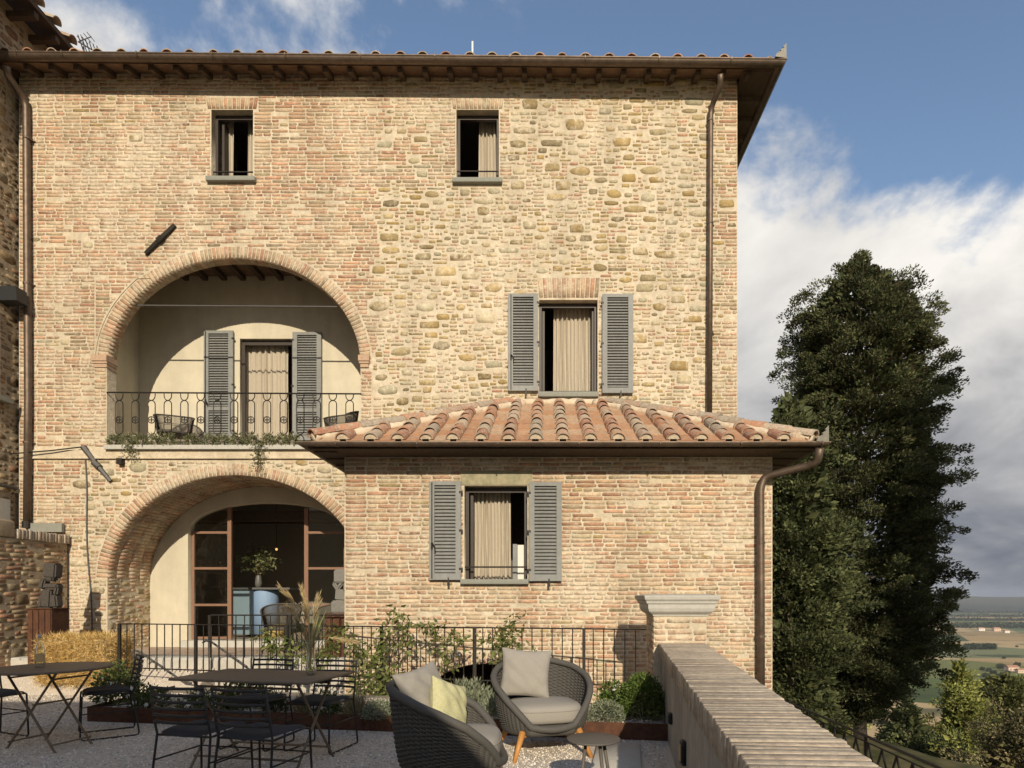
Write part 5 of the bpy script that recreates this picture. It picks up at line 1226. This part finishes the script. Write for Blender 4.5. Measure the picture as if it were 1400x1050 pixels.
pillow('throw_pillow', 0.46, 0.44, 0.15, Matrix.Translation(c1) @ Rz(r1) @ Matrix.Translation((0.02, 0.20, 0.70)) @ Rz(R(-32)) @ Matrix.Rotation(R(-22), 4, 'X') @ Matrix.Rotation(R(-8), 4, 'Y'), 'fabric_pale', 'pale grey pillow against the back of the sideways armchair, behind the yellow one', 4)
pillow('throw_pillow', 0.37, 0.38, 0.15, Matrix.Translation(c1) @ Rz(r1) @ Matrix.Translation((-0.03, 0.03, 0.63)) @ Rz(R(-30)) @ Matrix.Rotation(R(-14), 4, 'X') @ Matrix.Rotation(R(20), 4, 'Y'), 'fabric_yellow', 'yellow patterned pillow in the sideways woven armchair', 5)
sdt = thing('side_table', 'small round grey side table on three legs beside the armchairs', 'table', (PX(811.5, 4.15), 4.15, 0))
MB().lathe([(0, .438), (.17, .438), (.179, .442), (.180, .449), (.175, .453), (0, .453)], 48, capb=False, capt=False).build('table_top', 'side_table', sdt, True)
for a_ in (R(-140), R(-60), R(20)): MB().tube([(math.cos(a_)*.07, math.sin(a_)*.07, .438), (math.cos(a_)*.15, math.sin(a_)*.15, 0)], 0.012, 10).build('leg', 'side_table', sdt, True)

# woven tub chairs of the loggia and before the glass door
def make_tub():
    t = thing('tub_chair', '', 'chair')
    def sp(th, v): 
        zt = 0.82-0.16*(abs(th)/R(115))**2; z = 0.42+(zt-0.42)*v; r_ = 0.27+0.05*v
        return Vector((math.sin(th)*r_, math.cos(th)*r_*0.95, z))
    ths = np.linspace(-R(115), R(115), 31)
    MB().tube([sp(a_, 1) for a_ in ths], 0.014, 6).build('back_rim', 'wicker_brown', t, True)
    w = MB()
    for a_ in np.linspace(-R(115), R(115), 64): w.tube([sp(a_, 0), sp(a_, .5), sp(a_, 1)], 0.0065, 4)
    for v in (0.12, 0.2, 0.55, 0.62): w.tube([sp(a_, v) for a_ in ths], 0.006, 4)
    w.build('woven_back', 'wicker_brown', t, True)
    MB().lathe([(0, .38), (.26, .38), (.28, .40), (.27, .43), (0, .435)], 28, capb=False, capt=False).build('seat', 'wicker_brown', t, True)
    for sx_ in (-1, 1):
        for sy_ in (-1, 1): MB().tube([(sx_*.19, sy_*.18, .39), (sx_*.25, sy_*.24, 0)], .011, 6).build('leg', 'iron', t)
    return t
tub = make_tub()
G2 = 'woven tub chairs'
put(tub, True, (PX(236, 11.3), 11.35, UF-.01), R(25), 'woven tub chair on the loggia floor at the shadowed side of the grey shutters', G2)
put(tub, False, (PX(468, 11.3), 11.2, UF-.01), R(-30), 'woven tub chair in the loggia corner close to the brick impost', G2)
put(tub, False, (PX(383, 10.5), 10.55, 0.447), R(12), 'woven tub chair on the path before the open glass door bay', G2)
put(tub, False, (PX(452, 10.7), 10.75, 0.447), R(-20), 'woven tub chair on the path next to the stone sculpture pedestal', G2)

# inside the arched door
ct_ = thing('reception_counter', 'pale blue curved counter inside the arched glass door', 'counter', (PX(347, 13), 13.2, DF))
cz = PZ(806, 13.0); z0 = DF-0.02
MB().box(PX(319, 13), PX(346, 13), 13.0, 13.5, z0+.06, cz).build('panel', 'counter_pale', ct_, world=True)
MB().lathe([(.26, z0+.06), (.26, cz-.02), (.25, cz)], 32, (PX(362, 13.2), 13.25, 0)).build('drum', 'counter_blue', ct_, True, world=True)
MB().lathe([(.255, z0), (.255, z0+.26)], 32, (PX(362, 12.9), 13.25, 0)).build('plinth', 'counter_yellow', ct_, True, world=True)
MB().box(PX(316, 13), PX(398, 13), 12.93, 13.6, cz+.002, cz+.04).build('counter_top', 'counter_top', ct_, world=True)
fl = thing('flower_vase', 'dark vase with leafy branches on the counter inside the door', 'vase', (PX(352, 13.1), 13.15, cz+.04))
MB().lathe([(0, 0), (.06, 0), (.075, .1), (.06, .2), (.05, .26)], 18, capt=False).build('vase_body', 'counter_top', fl, True)
k = 330; c_ = ball_pts(k, (.46, .25, .36), .1)*[1, 1, 1]+[0.0, 0, .60]
V, F, c = leaf_arrays(c_, .085, .4, pal(k, [(.10, .13, .05), (.16, .18, .07), (.24, .24, .11)]), spread=1)
link('foliage', mesh_np('foliage', V, F, 'leaf', c), fl)
s_ = MB()
for i in range(12): p = c_[i*7]; s_.tube([(0, 0, .2), (p[0]*.5, p[1]*.5, p[2]*.65), tuple(p)], .005, 4)
s_.build('branches', 'stem', fl)
pn = thing('pendant_lamp', 'small glowing pendant lamp in the dark room behind the arched door', 'lamp', P(378, 751, 14.2))
MB().lathe([(0, -.03), (.018, -.024), (.026, 0), (.018, .024), (0, .03)], 14, capb=False, capt=False).build('bulb', 'bulb', pn, True)
MB().tube([(0, 0, .05), (0, 0, 1.0)], .006, 5).build('cord', 'iron', pn)
PLAIN = -117.0
def tz_(x, y):
    d = np.hypot(x+4, y-9)
    z = -2.45-(-PLAIN-2.45)*(1-np.exp(-np.maximum(0, d-15)/110.0))
    h = np.clip((y-4300)/5200, 0, 1)
    z = z+ (h**0.8)*(140+22*np.sin(x*.0011+1)+16*np.sin(x*.0027+y*.0009)+9*np.sin(x*.0061+2))*np.clip((y-4300)/900, 0, 1)
    z = z+np.where(d > 700, 2.5*np.sin(x*.004)*np.sin(y*.0023+1), 0)
    return z
# ------------------------------------------------------------------ planting
GREEN = [(0.075, 0.105, 0.03), (0.10, 0.135, 0.04), (0.055, 0.08, 0.025), (0.13, 0.155, 0.05)]
BOX = [(0.08, 0.13, 0.025), (0.11, 0.165, 0.032), (0.14, 0.20, 0.045)]
GREY = [(0.26, 0.29, 0.19), (0.32, 0.345, 0.24), (0.20, 0.23, 0.145)]
DARKG = [(0.03, 0.045, 0.017), (0.045, 0.06, 0.022)]
def shrub(name, label, cat, loc, rad, n, size, cols, aspect=0.45, shell=0.45, flowers=0, fsize=0.03, upd=0.0, group=None, stems=10):
    t = thing(name, label, cat, loc, 0, group)
    C = ball_pts(n, rad, shell); C[:, 2] = np.abs(C[:, 2]+rad[2]*0.15)+rad[2]*0.12
    C += rng.normal(size=C.shape)*0.012
    ud = C/np.asarray(rad)*0.8+np.array([0, 0, upd])
    V, F, c = leaf_arrays(C-ud*size*0.3, size, aspect, pal(n, cols), updir=ud, spread=0.7)
    link('foliage', mesh_np('foliage', V, F, 'leaf', c), t)
    s_ = MB()
    for i in range(stems):
        p = C[rng.integers(0, n)]; s_.tube([(p[0]*.1, p[1]*.1, 0), (p[0]*.5, p[1]*.5, p[2]*.55), tuple(p*0.9)], [.006, .004, .002], 4)
    s_.build('stems', 'stem', t)
    for i in range(flowers):
        d = C[rng.integers(0, n)].copy(); d *= 1.06
        if d[1] > 0.1*rad[1]: d[1] *= -1
        m_ = MB(); k = 7; m_.v.append((0, 0, 0.004))
        for q in range(k*2):
            a_ = math.pi*q/k; r_ = fsize*(1.0 if q % 2 else 0.55); m_.v.append((r_*math.cos(a_), r_*math.sin(a_), 0.006*(q % 2)))
        m_.f = [(0, 1+q, 1+(q+1) % (2*k)) for q in range(2*k)]
        o = link('flower', m_.mesh('flower', 'petal', fix=False), t); o.location = d; o.rotation_euler = (R(rng.uniform(40, 80)), rng.uniform(-.4, .4), rng.uniform(-.6, .6))
    return t
def bed(px, Y): return (PX(px, Y), Y, 0.12)
shrub('daisy_bush', 'bushy white flowered plant at the bed end nearest the straw bale', 'plant', bed(160, 7.35), (.27, .24, .42), 1500, .05, GREEN, flowers=7)
shrub('daisy_bush', 'low white flowered plant in the bed behind the chair at the vaseless table corner', 'plant', bed(205, 7.05), (.22, .20, .22), 700, .045, GREEN, flowers=6)
shrub('daisy_bush', 'spreading plant with a row of white flowers under the long table', 'plant', bed(285, 6.95), (.36, .20, .20), 900, .045, GREEN, flowers=9)
shrub('leafy_shrub', 'dark green shrub in the bed seen through the backs of the table chairs', 'shrub', bed(335, 7.1), (.30, .25, .30), 1000, .05, GREEN, flowers=2)
shrub('grass_tuft', 'dark rounded tuft in the bed under the long table', 'plant', bed(376, 6.8), (.15, .14, .19), 900, .05, DARKG, .18, upd=.6)
shrub('grass_tuft', 'dry straw coloured tuft in the bed near the vase end of the table', 'plant', bed(415, 6.75), (.14, .12, .18), 700, .10, [(.30, .25, .14), (.20, .19, .10), (.38, .32, .19)], .06, upd=1.2)
shrub('daisy_bush', 'small plant with white blossoms below the chair beside the grass vase', 'plant', bed(447, 6.65), (.17, .15, .22), 700, .045, GREEN, flowers=7)
shrub('grass_tuft', 'dry pale tuft between the flowering plants and the grey cushion plant', 'plant', bed(487, 6.6), (.15, .12, .20), 800, .11, [(.30, .25, .14), (.22, .2, .11), (.40, .34, .2)], .05, upd=1.2)
shrub('cushion_plant', 'low grey green cushion plant beside the sideways armchair', 'plant', bed(518, 6.50), (.17, .15, .15), 2200, .022, GREY, .5, .8)
shrub('lavender_bush', 'silvery upright bush in front of the dark cellar arch', 'shrub', bed(642, 6.95), (.34, .22, .30), 1900, .055, GREY, .22, .25, upd=1.0)
shrub('lavender_bush', 'small silvery bush peeking beside the armchair rim', 'shrub', bed(672, 6.6), (.14, .14, .22), 700, .05, GREY, .22, .25, upd=1.0)
shrub('cushion_plant', 'round grey green cushion plant beside the box bush', 'plant', bed(828, 6.35), (.19, .16, .17), 2600, .022, GREY, .5, .8)
shrub('flowering_shrub', 'glossy shrub with white blossom between cushion plant and box bush', 'shrub', bed(838, 6.75), (.17, .15, .30), 900, .05, BOX, .5, flowers=9)
shrub('box_bush', 'dense clipped round box bush beside the capped pier', 'shrub', bed(878, 6.55), (.25, .22, .37), 5200, .028, BOX, .6, .75)
for i, (px, py) in enumerate(((480, 985), (900, 990))): pass

VINE = [(.13, .165, .045), (.17, .20, .06), (.10, .13, .035), (.22, .235, .08)]
def vine(label, paths, n_per, size=.06, cols=VINE, name='climbing_vine'):
    p0 = Vector(paths[0][0]); t = thing(name, label, 'vine', p0); s_ = MB(); Vs, Fs, Cs = [], [], []; nn = 0
    for path in paths:
        pts = [Vector(p)-p0 for p in path]; fine = []
        for a_, b_ in zip(pts[:-1], pts[1:]):
            k = max(2, int((b_-a_).length/.05)); fine += [a_.lerp(b_, i/k)+Vector(rng.normal(size=3)*.008) for i in range(k)]
        fine.append(pts[-1]); s_.tube(fine, .0045, 4)
        m_ = int(n_per*len(fine)*.05); idx = rng.integers(0, len(fine), m_)
        C = np.array([fine[i] for i in idx])+rng.normal(size=(m_, 3))*[.055, .035, .055]
        V, F, c = leaf_arrays(C, size, .42, pal(m_, cols), updir=np.array([0, -.35, -.25]), spread=.95)
        Vs.append(V); Fs.append(F+nn); Cs.append(c); nn += len(V)
    link('foliage', mesh_np('foliage', np.concatenate(Vs), np.concatenate(Fs), 'leaf', np.concatenate(Cs)), t); s_.build('stems', 'stem', t)
def q_(px, py, off=-.04):
    # point on the railing plane seen at this pixel
    m_ = (RBp.y-RA.y)/(RBp.x-RA.x); k = (px-VX)/FPX; Y = (RA.y-m_*RA.x+off)/(1-m_*k); return P(px, py, Y)
vine('leafy climber winding up the railing beside the wing corner', [[q_(500, 968), q_(497, 920), q_(492, 880), q_(470, 862), q_(455, 868)], [q_(505, 968), q_(512, 925), q_(518, 890), q_(530, 850), q_(545, 838)], [q_(515, 965), q_(530, 930), q_(525, 900), q_(545, 870), q_(560, 868), q_(570, 885)], [q_(495, 960), q_(485, 930), q_(500, 905), q_(483, 890)], [q_(520, 965), q_(540, 945), q_(535, 915), q_(548, 900)], [q_(500, 955), q_(525, 945), q_(510, 905), q_(528, 870), q_(550, 855)]], 120, .085)
vine('thin climber trailing along the top rail over the cellar arch', [[q_(540, 845), q_(560, 852), q_(585, 858), q_(605, 880), q_(612, 905)], [q_(585, 858), q_(600, 862), q_(625, 868), q_(632, 880)], [q_(590, 862), q_(598, 890), q_(612, 900), q_(615, 918)], [q_(612, 880), q_(620, 872), q_(634, 876)]], 120, .075)
vine('sprig of climber hanging on the railing behind the pale pillow', [[q_(682, 905), q_(690, 880), q_(700, 855), q_(712, 850)], [q_(665, 880), q_(672, 872), q_(690, 880), q_(705, 885), q_(722, 895)], [q_(690, 880), q_(684, 862), q_(690, 858)]], 200, .08)
vine('leafy climber on the railing behind the dry grass vase', [[q_(372, 900), q_(368, 880), q_(360, 870), q_(372, 862)], [q_(400, 905), q_(385, 890), q_(372, 880)], [q_(420, 900), q_(408, 880), q_(395, 872)], [q_(440, 905), q_(455, 885), q_(448, 870), q_(460, 862)], [q_(430, 910), q_(445, 890), q_(466, 880)]], 190, .08)
# plants on the balcony: one pot after the other
for i, px in enumerate((157, 174, 193, 213, 232, 262, 288, 305, 325, 346, 368, 385, 400)):
    lab = 'small potted grey green plant standing on the loggia ledge'
    t = shrub('balcony_plant', lab, 'plant', (PX(px, YM-.06), YM-.065, UF+.001), (.13, .06, .17), 330, .055, [(.20, .21, .11), (.26, .26, .15), (.16, .17, .08)], .3, .2, group='plants along the loggia ledge', stems=5)
    MB().lathe([(.035, 0), (.05, .08)], 10, capt=True).build('pot', 'soil', t)
def drape(px, py0, py1, label):
    vine(label, [[P(px, py0, YM-.13), P(px+2, (py0+py1)/2, YM-.12), P(px, py1, YM-.10)], [P(px+4, py0, YM-.13), P(px+1, (py0+py1)/2+4, YM-.12)]], 330, .045, [(.16, .17, .08), (.22, .22, .12)], 'trailing_plant')
drape(352, 605, 641, 'thin plant trailing down from the loggia ledge below the curtained door'); drape(176, 608, 620, 'short plant spilling over the loggia ledge by the wall anchor')

# ------------------------------------------------------------------ trees
def conifer(name, label, loc, prof, boughs, subs, per, leaf, cols, cr=(.30, .30, .18), fan=(.55, .55, .20), trunk_r=.25, seed=1, group=None, lump=.15, core=0, limbs=True):
    """prof: list of (height, radius); boughs carry fans of leafy clumps"""
    global rng
    keep = rng; rng = np.random.default_rng(seed)
    t = thing(name, label, 'tree', loc, 0, group); hs = np.array([p[0] for p in prof]); rs = np.array([p[1] for p in prof]); H = hs[-1]
    lm = MB(); lm.tube([(0.03*math.sin(h), 0.03*math.cos(h*1.3), h) for h in np.linspace(-0.6, H*.93, 14)], [trunk_r*(1-.9*i/13) for i in range(14)], 10)
    hz = np.linspace(hs[0], H, 400); w = np.interp(hz, hs, rs)+.12; w /= w.sum(); ph = rng.uniform(0, 6.28, 6); Cs, Ns, Tn = [], [], []
    for i in range(boughs):
        h = rng.choice(hz, p=w); a_ = rng.uniform(0, 6.283); R0 = np.interp(h, hs, rs)
        R0 *= 1+lump*(math.sin(2*a_+h*.9+ph[0])*.5+math.sin(3*a_-1.7*h+ph[1])*.45+math.sin(5*a_+2.9*h+ph[2])*.5)
        rr = R0*(0.72+0.28*rng.random()**0.5); tone = rng.uniform(.55, 1.45)
        c = np.array([rr*math.cos(a_), rr*math.sin(a_), h]); o_ = np.array([math.cos(a_), math.sin(a_), 0]); tn_ = np.array([-math.sin(a_), math.cos(a_), 0]); f = rng.uniform(.7, 1.25)*min(1, .35+R0)
        for k in range(subs):
            g = rng.normal(size=3)*.6; p = c+o_*(g[0]*fan[0]-.25)*f+tn_*g[1]*fan[1]*f+np.array([0, 0, g[2]*fan[2]*f+.10*g[0]])
            Cs.append(p); Ns.append(o_*.8+[0, 0, .45]); Tn.append(tone*rng.uniform(.85, 1.15))
        if limbs and i % 5 == 0: lm.tube([(0, 0, max(0, h-rr*.5)), tuple(c*[.5, .5, 1]-[0, 0, rr*.22]), tuple(c*[.85, .85, 1])], [.045, .03, .012], 4, cap=False)
    Cs = np.array(Cs); Ns = np.array(Ns); Tn = np.array(Tn); n = len(Cs); ci = np.repeat(np.arange(n), per); k = len(ci)
    d = ball_pts(k, cr, .2)*rng.uniform(.7, 1.3, n)[ci][:, None]; pos = Cs[ci]+d; ud = Ns[ci]*.8+d/np.asarray(cr)*.6
    cc = np.clip(pal(k, cols, .15)*Tn[ci][:, None], .004, .9)
    if core:                                                        # inner foliage round the trunk
        h = rng.choice(hz, core, p=w); a_ = rng.uniform(0, 6.283, core); rr = np.interp(h, hs, rs)*np.sqrt(rng.uniform(.08, .62, core))
        q = np.stack([rr*np.cos(a_), rr*np.sin(a_), h], 1); pos = np.concatenate([pos, q]); ud = np.concatenate([ud, q*[1, 1, 0]+[0, 0, .3]]); cc = np.concatenate([cc, pal(core, cols, .15)])
        sizes = np.concatenate([np.full(k, leaf), np.full(core, leaf*2.6)])
    else: sizes = np.full(k, leaf)
    V, F, c = leaf_arrays(pos, sizes, .5, cc, updir=ud, spread=.55)
    link('crown', mesh_np('crown', V, F, 'needle', c), t)
    lm.build('trunk', 'bark', t, True)
    rng = keep; return t
CYP = [(0.076, 0.090, 0.038), (0.094, 0.110, 0.045), (0.056, 0.070, 0.031), (0.124, 0.136, 0.055)]
YC = 20.0; sc_ = FPX/YC; cz0 = -5.6
prof = [(PZ(py, YC)-cz0, max(.06, r_/sc_-.55)) for py, r_ in ((985, 40), (940, 88), (880, 116), (800, 130), (720, 134), (640, 126), (570, 124), (510, 116), (460, 112), (425, 94), (400, 78), (380, 56), (365, 36), (355, 20))]
cyp = conifer('cypress_tree', 'huge dark bushy cypress with tiered sprays beside the brick wing', (PX(1175, YC), YC, cz0), prof, 440, 7, 120, .078, CYP+[(.10, .085, .045)], cr=(.26, .26, .15), fan=(.60, .42, .16), seed=6, lump=.13, core=36000)
sh_t = copy_tree(cyp); sh_t.location = (15.2, -4.5, -3.0); sh_t.scale = (1.15, 1.15, 1.22); sh_t.rotation_euler = (0, 0, 2.1); sh_t['label'] = 'unseen cypress copy added across the terrace to shade the first one'; sh_t['category'] = 'tree'  # unseen copy added behind the viewpoint to cast shade on the cypress
YEL = [(0.20, 0.22, 0.055), (0.25, 0.26, 0.07), (0.15, 0.17, 0.048), (0.29, 0.29, 0.09)]
def slope_tree(name, label, px, Y, top_py, halfw, cols, shape, boughs, **k_):
    x = PX(px, Y); zb = float(tz_(x, Y)); H = PZ(top_py, Y)-zb; r_ = halfw/FPX*Y
    return conifer(name, label, (x, Y, zb), [(H*a_, r_*b_) for a_, b_ in shape], boughs, 6, 80, .15*Y/30, cols, (.42, .42, .34), (.8, .8, .45), .22, limbs=False, **k_)
CONE = [(.25, .9), (.5, 1.0), (.72, .85), (.9, .5), (1.0, .08)]
conifer('juniper_tree', 'feathery conifer tucked between the wing corner and the huge cypress', (PX(1080, 17), 17, -3.1), [(0.6, 1.0), (3, 1.5), (5.5, 1.5), (7.5, 1.2), (9.0, .7), (9.8, .2)], 110, 6, 90, .10, CYP, trunk_r=.10, seed=8, core=6000, limbs=False)
slope_tree('pine_tree', 'bright yellow green conifer rising from the slope beyond the cypress', 1312, 34, 908, 30, YEL, CONE, 150, seed=11, core=9000)
slope_tree('pine_tree', 'olive green broad pine on the slope with the valley behind it', 1372, 38, 926, 48, [(.11, .125, .042), (.15, .155, .055), (.18, .18, .07)], [(.45, .5), (.62, .95), (.8, 1.0), (.93, .7), (1.0, .15)], 150, seed=12, core=5000)
slope_tree('pine_tree', 'dry greyish scrubby pine lower on the slope under the olive green pine', 1395, 26, 978, 75, [(.17, .145, .075), (.21, .18, .095), (.12, .12, .05)], CONE, 120, seed=15, core=4000)
slope_tree('pine_tree', 'rounded green bush of a conifer at the foot of the slope below the cypress', 1300, 32, 1005, 80, YEL+CYP, CONE, 110, seed=17, core=4000)
slope_tree('pine_tree', 'dark green conifer between the cypress trunk and the yellow green one', 1240, 34, 962, 62, CYP, CONE, 120, seed=19, core=5000)
slope_tree('pine_tree', 'sunlit young conifer seen behind the cypress trunk', 1135, 30, 955, 45, YEL, CONE, 90, seed=14, core=3000)
# lattice fence along the slope
lf = thing('lattice_fence', 'dark iron lattice fence on the slope outside the parapet', 'fence', (3.9, 7, -1.3))
ft = lambda y: -.30-.0*(y-6)
MB().tube([(3.9, 4.2, ft(4)), (3.9, 12.5, ft(12))], .018, 6).build('top_rail', 'iron', lf, world=True)
MB().tube([(3.9, 4.2, -.37), (3.9, 12.5, -.37)], .010, 6).build('middle_rail', 'iron', lf, world=True)
MB().tube([(3.9, 4.2, -1.25), (3.9, 12.5, -1.25)], .014, 6).build('bottom_rail', 'iron', lf, world=True)
for y in np.arange(4.2, 12.5, .30):
    MB().tube([(3.9, y, -1.0), (3.9, y+.30, -.37)], .014, 5).build('lattice_bar', 'iron', lf, world=True); MB().tube([(3.905, y+.30, -1.0), (3.905, y, -.37)], .014, 5).build('lattice_bar', 'iron', lf, world=True)
for y in np.arange(4.2, 12.5, 1.68): MB().tube([(3.9, y, -2.9), (3.9, y, -.28)], .022, 6).build('post', 'iron', lf, world=True)

# ------------------------------------------------------------------ far country
rad = np.concatenate([[0.0], np.geomspace(3, 9800, 150)]); na = 180
V = []; 
for r_ in rad:
    for j in range(na):
        a_ = 2*math.pi*j/na; x, y = r_*math.cos(a_), 9+r_*math.sin(a_); V.append((x, y, float(tz_(x, y))))
F = [(i*na+j, i*na+(j+1) % na, (i+1)*na+(j+1) % na, (i+1)*na+j) for i in range(len(rad)-1) for j in range(na)]
m = bpy.data.materials.new('land'); m.use_nodes = True; MATS['land'] = m; N = m.node_tree.nodes; K = m.node_tree.links.new; b = N['Principled BSDF']; b.inputs['Roughness'].default_value = .95; b.inputs['Specular IOR Level'].default_value = .1
geo = N.new('ShaderNodeNewGeometry'); mpn = N.new('ShaderNodeMapping'); mpn.inputs['Scale'].default_value = (1/340, 1/260, 0); mpn.inputs['Rotation'].default_value = (0, 0, .35); K(geo.outputs['Position'], mpn.inputs[0])
vo = N.new('ShaderNodeTexVoronoi'); vo.inputs['Scale'].default_value = 1.0; K(mpn.outputs[0], vo.inputs['Vector'])
sc3 = N.new('ShaderNodeSeparateColor'); K(vo.outputs['Color'], sc3.inputs[0]); rp_ = N.new('ShaderNodeValToRGB'); rp_.color_ramp.interpolation = 'CONSTANT'; K(sc3.outputs[0], rp_.inputs[0])
cols = [(.42, .29, .14), (.11, .14, .045), (.48, .35, .18), (.17, .18, .06), (.35, .25, .12), (.07, .095, .03), (.20, .21, .10), (.32, .24, .11)]
el_ = rp_.color_ramp.elements; el_[0].color = (*cols[0], 1); el_[1].position = 1/8; el_[1].color = (*cols[1], 1)
for i in range(2, 8): q = el_.new(i/8); q.color = (*cols[i], 1)
ns = N.new('ShaderNodeTexNoise'); ns.inputs['Scale'].default_value = .012; ns.inputs['Detail'].default_value = 8; K(geo.outputs['Position'], ns.inputs['Vector'])
def mr(v, a0, a1, t0=0, t1=1):
    n_ = N.new('ShaderNodeMapRange'); K(v, n_.inputs['Value']); n_.inputs['From Min'].default_value = a0; n_.inputs['From Max'].default_value = a1; n_.inputs['To Min'].default_value = t0; n_.inputs['To Max'].default_value = t1; return n_.outputs[0]
def mxc(f, a0, a1):
    n_ = N.new('ShaderNodeMix'); n_.data_type = 'RGBA'
    for i, v in ((0, f), (6, a0), (7, a1)):
        if hasattr(v, 'links'): K(v, n_.inputs[i])
        else: n_.inputs[i].default_value = (*v, 1)
    return n_.outputs[2]
fields = mxc(mr(ns.outputs['Fac'], .56, .66, 0, .8), rp_.outputs[0], (.045, .06, .025))
sp3 = N.new('ShaderNodeSeparateXYZ'); K(geo.outputs['Position'], sp3.inputs[0])
hill = mxc(mr(ns.outputs['Fac'], .45, .6), (.035, .045, .03), (.10, .095, .055))
c1_ = mxc(mr(sp3.outputs[1], 3900, 4700), fields, hill)
n2_ = N.new('ShaderNodeTexNoise'); n2_.inputs['Scale'].default_value = 1.5; n2_.inputs['Detail'].default_value = 8; K(geo.outputs['Position'], n2_.inputs['Vector'])
near = mxc(mr(n2_.outputs['Fac'], .35, .65), (.05, .06, .022), (.15, .125, .065))
c2_ = mxc(mr(sp3.outputs[2], -95, -60), c1_, near); K(c2_, b.inputs['Base Color'])
o = link('terrain', mesh_np('terrain', np.array(V), np.array(F), 'land')); struct(o)
# farmhouses and groves of the plain
def far_house(px, py, w, label, wall='white_wall'):
    Y = (-PLAIN+EYE)*FPX/(py-VY); x = PX(px, Y); z = float(tz_(x, Y)); t = thing('farmhouse', label, 'house', (x, Y, z)); d, h = w*.6, w*.42
    MB().box(-w/2, w/2, -d/2, d/2, -3, h).build('wall', wall, t)
    MB().add([(-w/2-.4, -d/2-.4, h), (w/2+.4, -d/2-.4, h), (w/2+.4, d/2+.4, h), (-w/2-.4, d/2+.4, h), (-w/2-.4, 0, h+d*.3), (w/2+.4, 0, h+d*.3)], [(0, 1, 5, 4), (2, 3, 4, 5), (1, 2, 5), (3, 0, 4), (3, 2, 1, 0)]).build('roof', 'red_roof', t)
    for i in range(3): MB().box(-w/2+w*(.18+.28*i), -w/2+w*(.26+.28*i), -d/2-.08, -d/2-.01, h*.3, h*.65).build('window', 'frame_dark', t)
far_house(1341, 862.5, 20, 'white farmhouse at the foot of the far hills'); far_house(1362, 863, 22, 'pinkish farmhouse among the far pale buildings', 'pink_wall'); far_house(1376, 865.5, 16, 'low white outbuilding at the end of the far farm row')
far_house(1383, 918, 17, 'pink farmhouse among trees in the nearer fields', 'pink_wall'); far_house(1395, 920, 12, 'small pink barn next to the nearer farmhouse', 'pink_wall')
GROVE = [(.06, .075, .03), (.07, .085, .036), (.04, .05, .025)]
def far_tree(px, py, wpx, label, group='trees dotted over the plain'):
    Y = (-PLAIN+EYE)*FPX/(py-VY); x = PX(px, Y); z = float(tz_(x, Y)); r_ = wpx/2*Y/FPX
    t = thing('field_tree', label, 'tree', (x, Y, z), 0, group); MB().tube([(0, 0, -1), (0, 0, r_*.8)], r_*.08, 5).build('trunk', 'bark', t)
    k = 260; C = ball_pts(k, (r_, r_, r_*.62), .3)+[0, 0, r_*.62]; V, F, c = leaf_arrays(C, r_*.34, .7, pal(k, GROVE), spread=1); link('crown', mesh_np('crown', V, F, 'needle', c), t)
TL = 'round dark tree standing alone in the fields of the plain'
for px, py, w in ((1385, 936, 17), (1362, 932, 11), (1390, 886, 4), (1373, 901, 5), (1391, 911, 9), (1368, 914, 11), (1347, 926, 9), (1352, 918, 8), (1358, 922, 9), (1371, 924, 8), (1366, 926, 8), (1378, 921, 7), (1343, 916, 7)): far_tree(px, py, w, TL)
k = 2400; gx = rng.uniform(1318, 1362, k); gy = 889-rng.random(k)*1.5; Yg = (-PLAIN+EYE)*FPX/(gy-VY); zg = tz_(PX(gx, Yg), Yg)+rng.random(k)*11
V, F, c = leaf_arrays(np.stack([PX(gx, Yg), Yg, zg], 1), 3.2, .7, pal(k, GROVE), spread=1)
tag(link('far_wood', mesh_np('far_wood', V, F, 'needle', c)), 'dark strip of far woodland between the fields', 'woodland', kind='stuff')
k = 5000; gx = rng.uniform(1285, 1420, k); gy = rng.choice([838, 843, 849, 856, 858], k)+rng.normal(size=k)*.35; Yg = (-PLAIN+EYE)*FPX/(np.maximum(gy, 836)-VY); Yg = np.minimum(Yg, 5200); zg = tz_(PX(gx, Yg), Yg)+rng.random(k)*10
V, F, c = leaf_arrays(np.stack([PX(gx, Yg), Yg, zg], 1), 9.0, .8, pal(k, GROVE), spread=1)
tag(link('hedgerows', mesh_np('hedgerows', V, F, 'needle', c)), 'thin dark hedgerows at the foot of the hazy hills', 'woodland', kind='stuff')

# unseen house shape added behind the viewpoint, its outline cut to shade the tables
hb = thing('shade_block', 'unseen pale house shape added across the terrace to shade the tables', 'house', (-7, -4, 0))
gp = [(-14, -.2), (2.3, -.2), (2.3, 1.6), (.64, 3.24), (-1.15, 4.95), (-14, 5.0)]
MB().prism(gp, -7, -3.0, lambda u, v, d: (u, d, v)).build('wall', 'shade_block_pale', hb, world=True)
MB().prism([(-14, 5.001), (-1.15, 4.951), (-1.05, 4.95), (-1.15, 5.05), (-14, 5.1)], -7.2, -3.0, lambda u, v, d: (u, d, v)).build('roof', 'red_roof', hb, world=True)

# ------------------------------------------------------------------ air
hz_ = MB().box(-10500, 10500, -10400, 10400, -150, 95).build('haze', 'mortar'); hz_['kind'] = 'stuff'
m = bpy.data.materials.new('air'); m.use_nodes = True; N = m.node_tree.nodes; N.clear(); om = N.new('ShaderNodeOutputMaterial'); pv = N.new('ShaderNodeVolumePrincipled')
pv.inputs['Color'].default_value = (.80, .88, 1, 1); pv.inputs['Density'].default_value = 0.000075; pv.inputs['Anisotropy'].default_value = .2
m.node_tree.links.new(pv.outputs[0], om.inputs['Volume']); hz_.data.materials.clear(); hz_.data.materials.append(m)
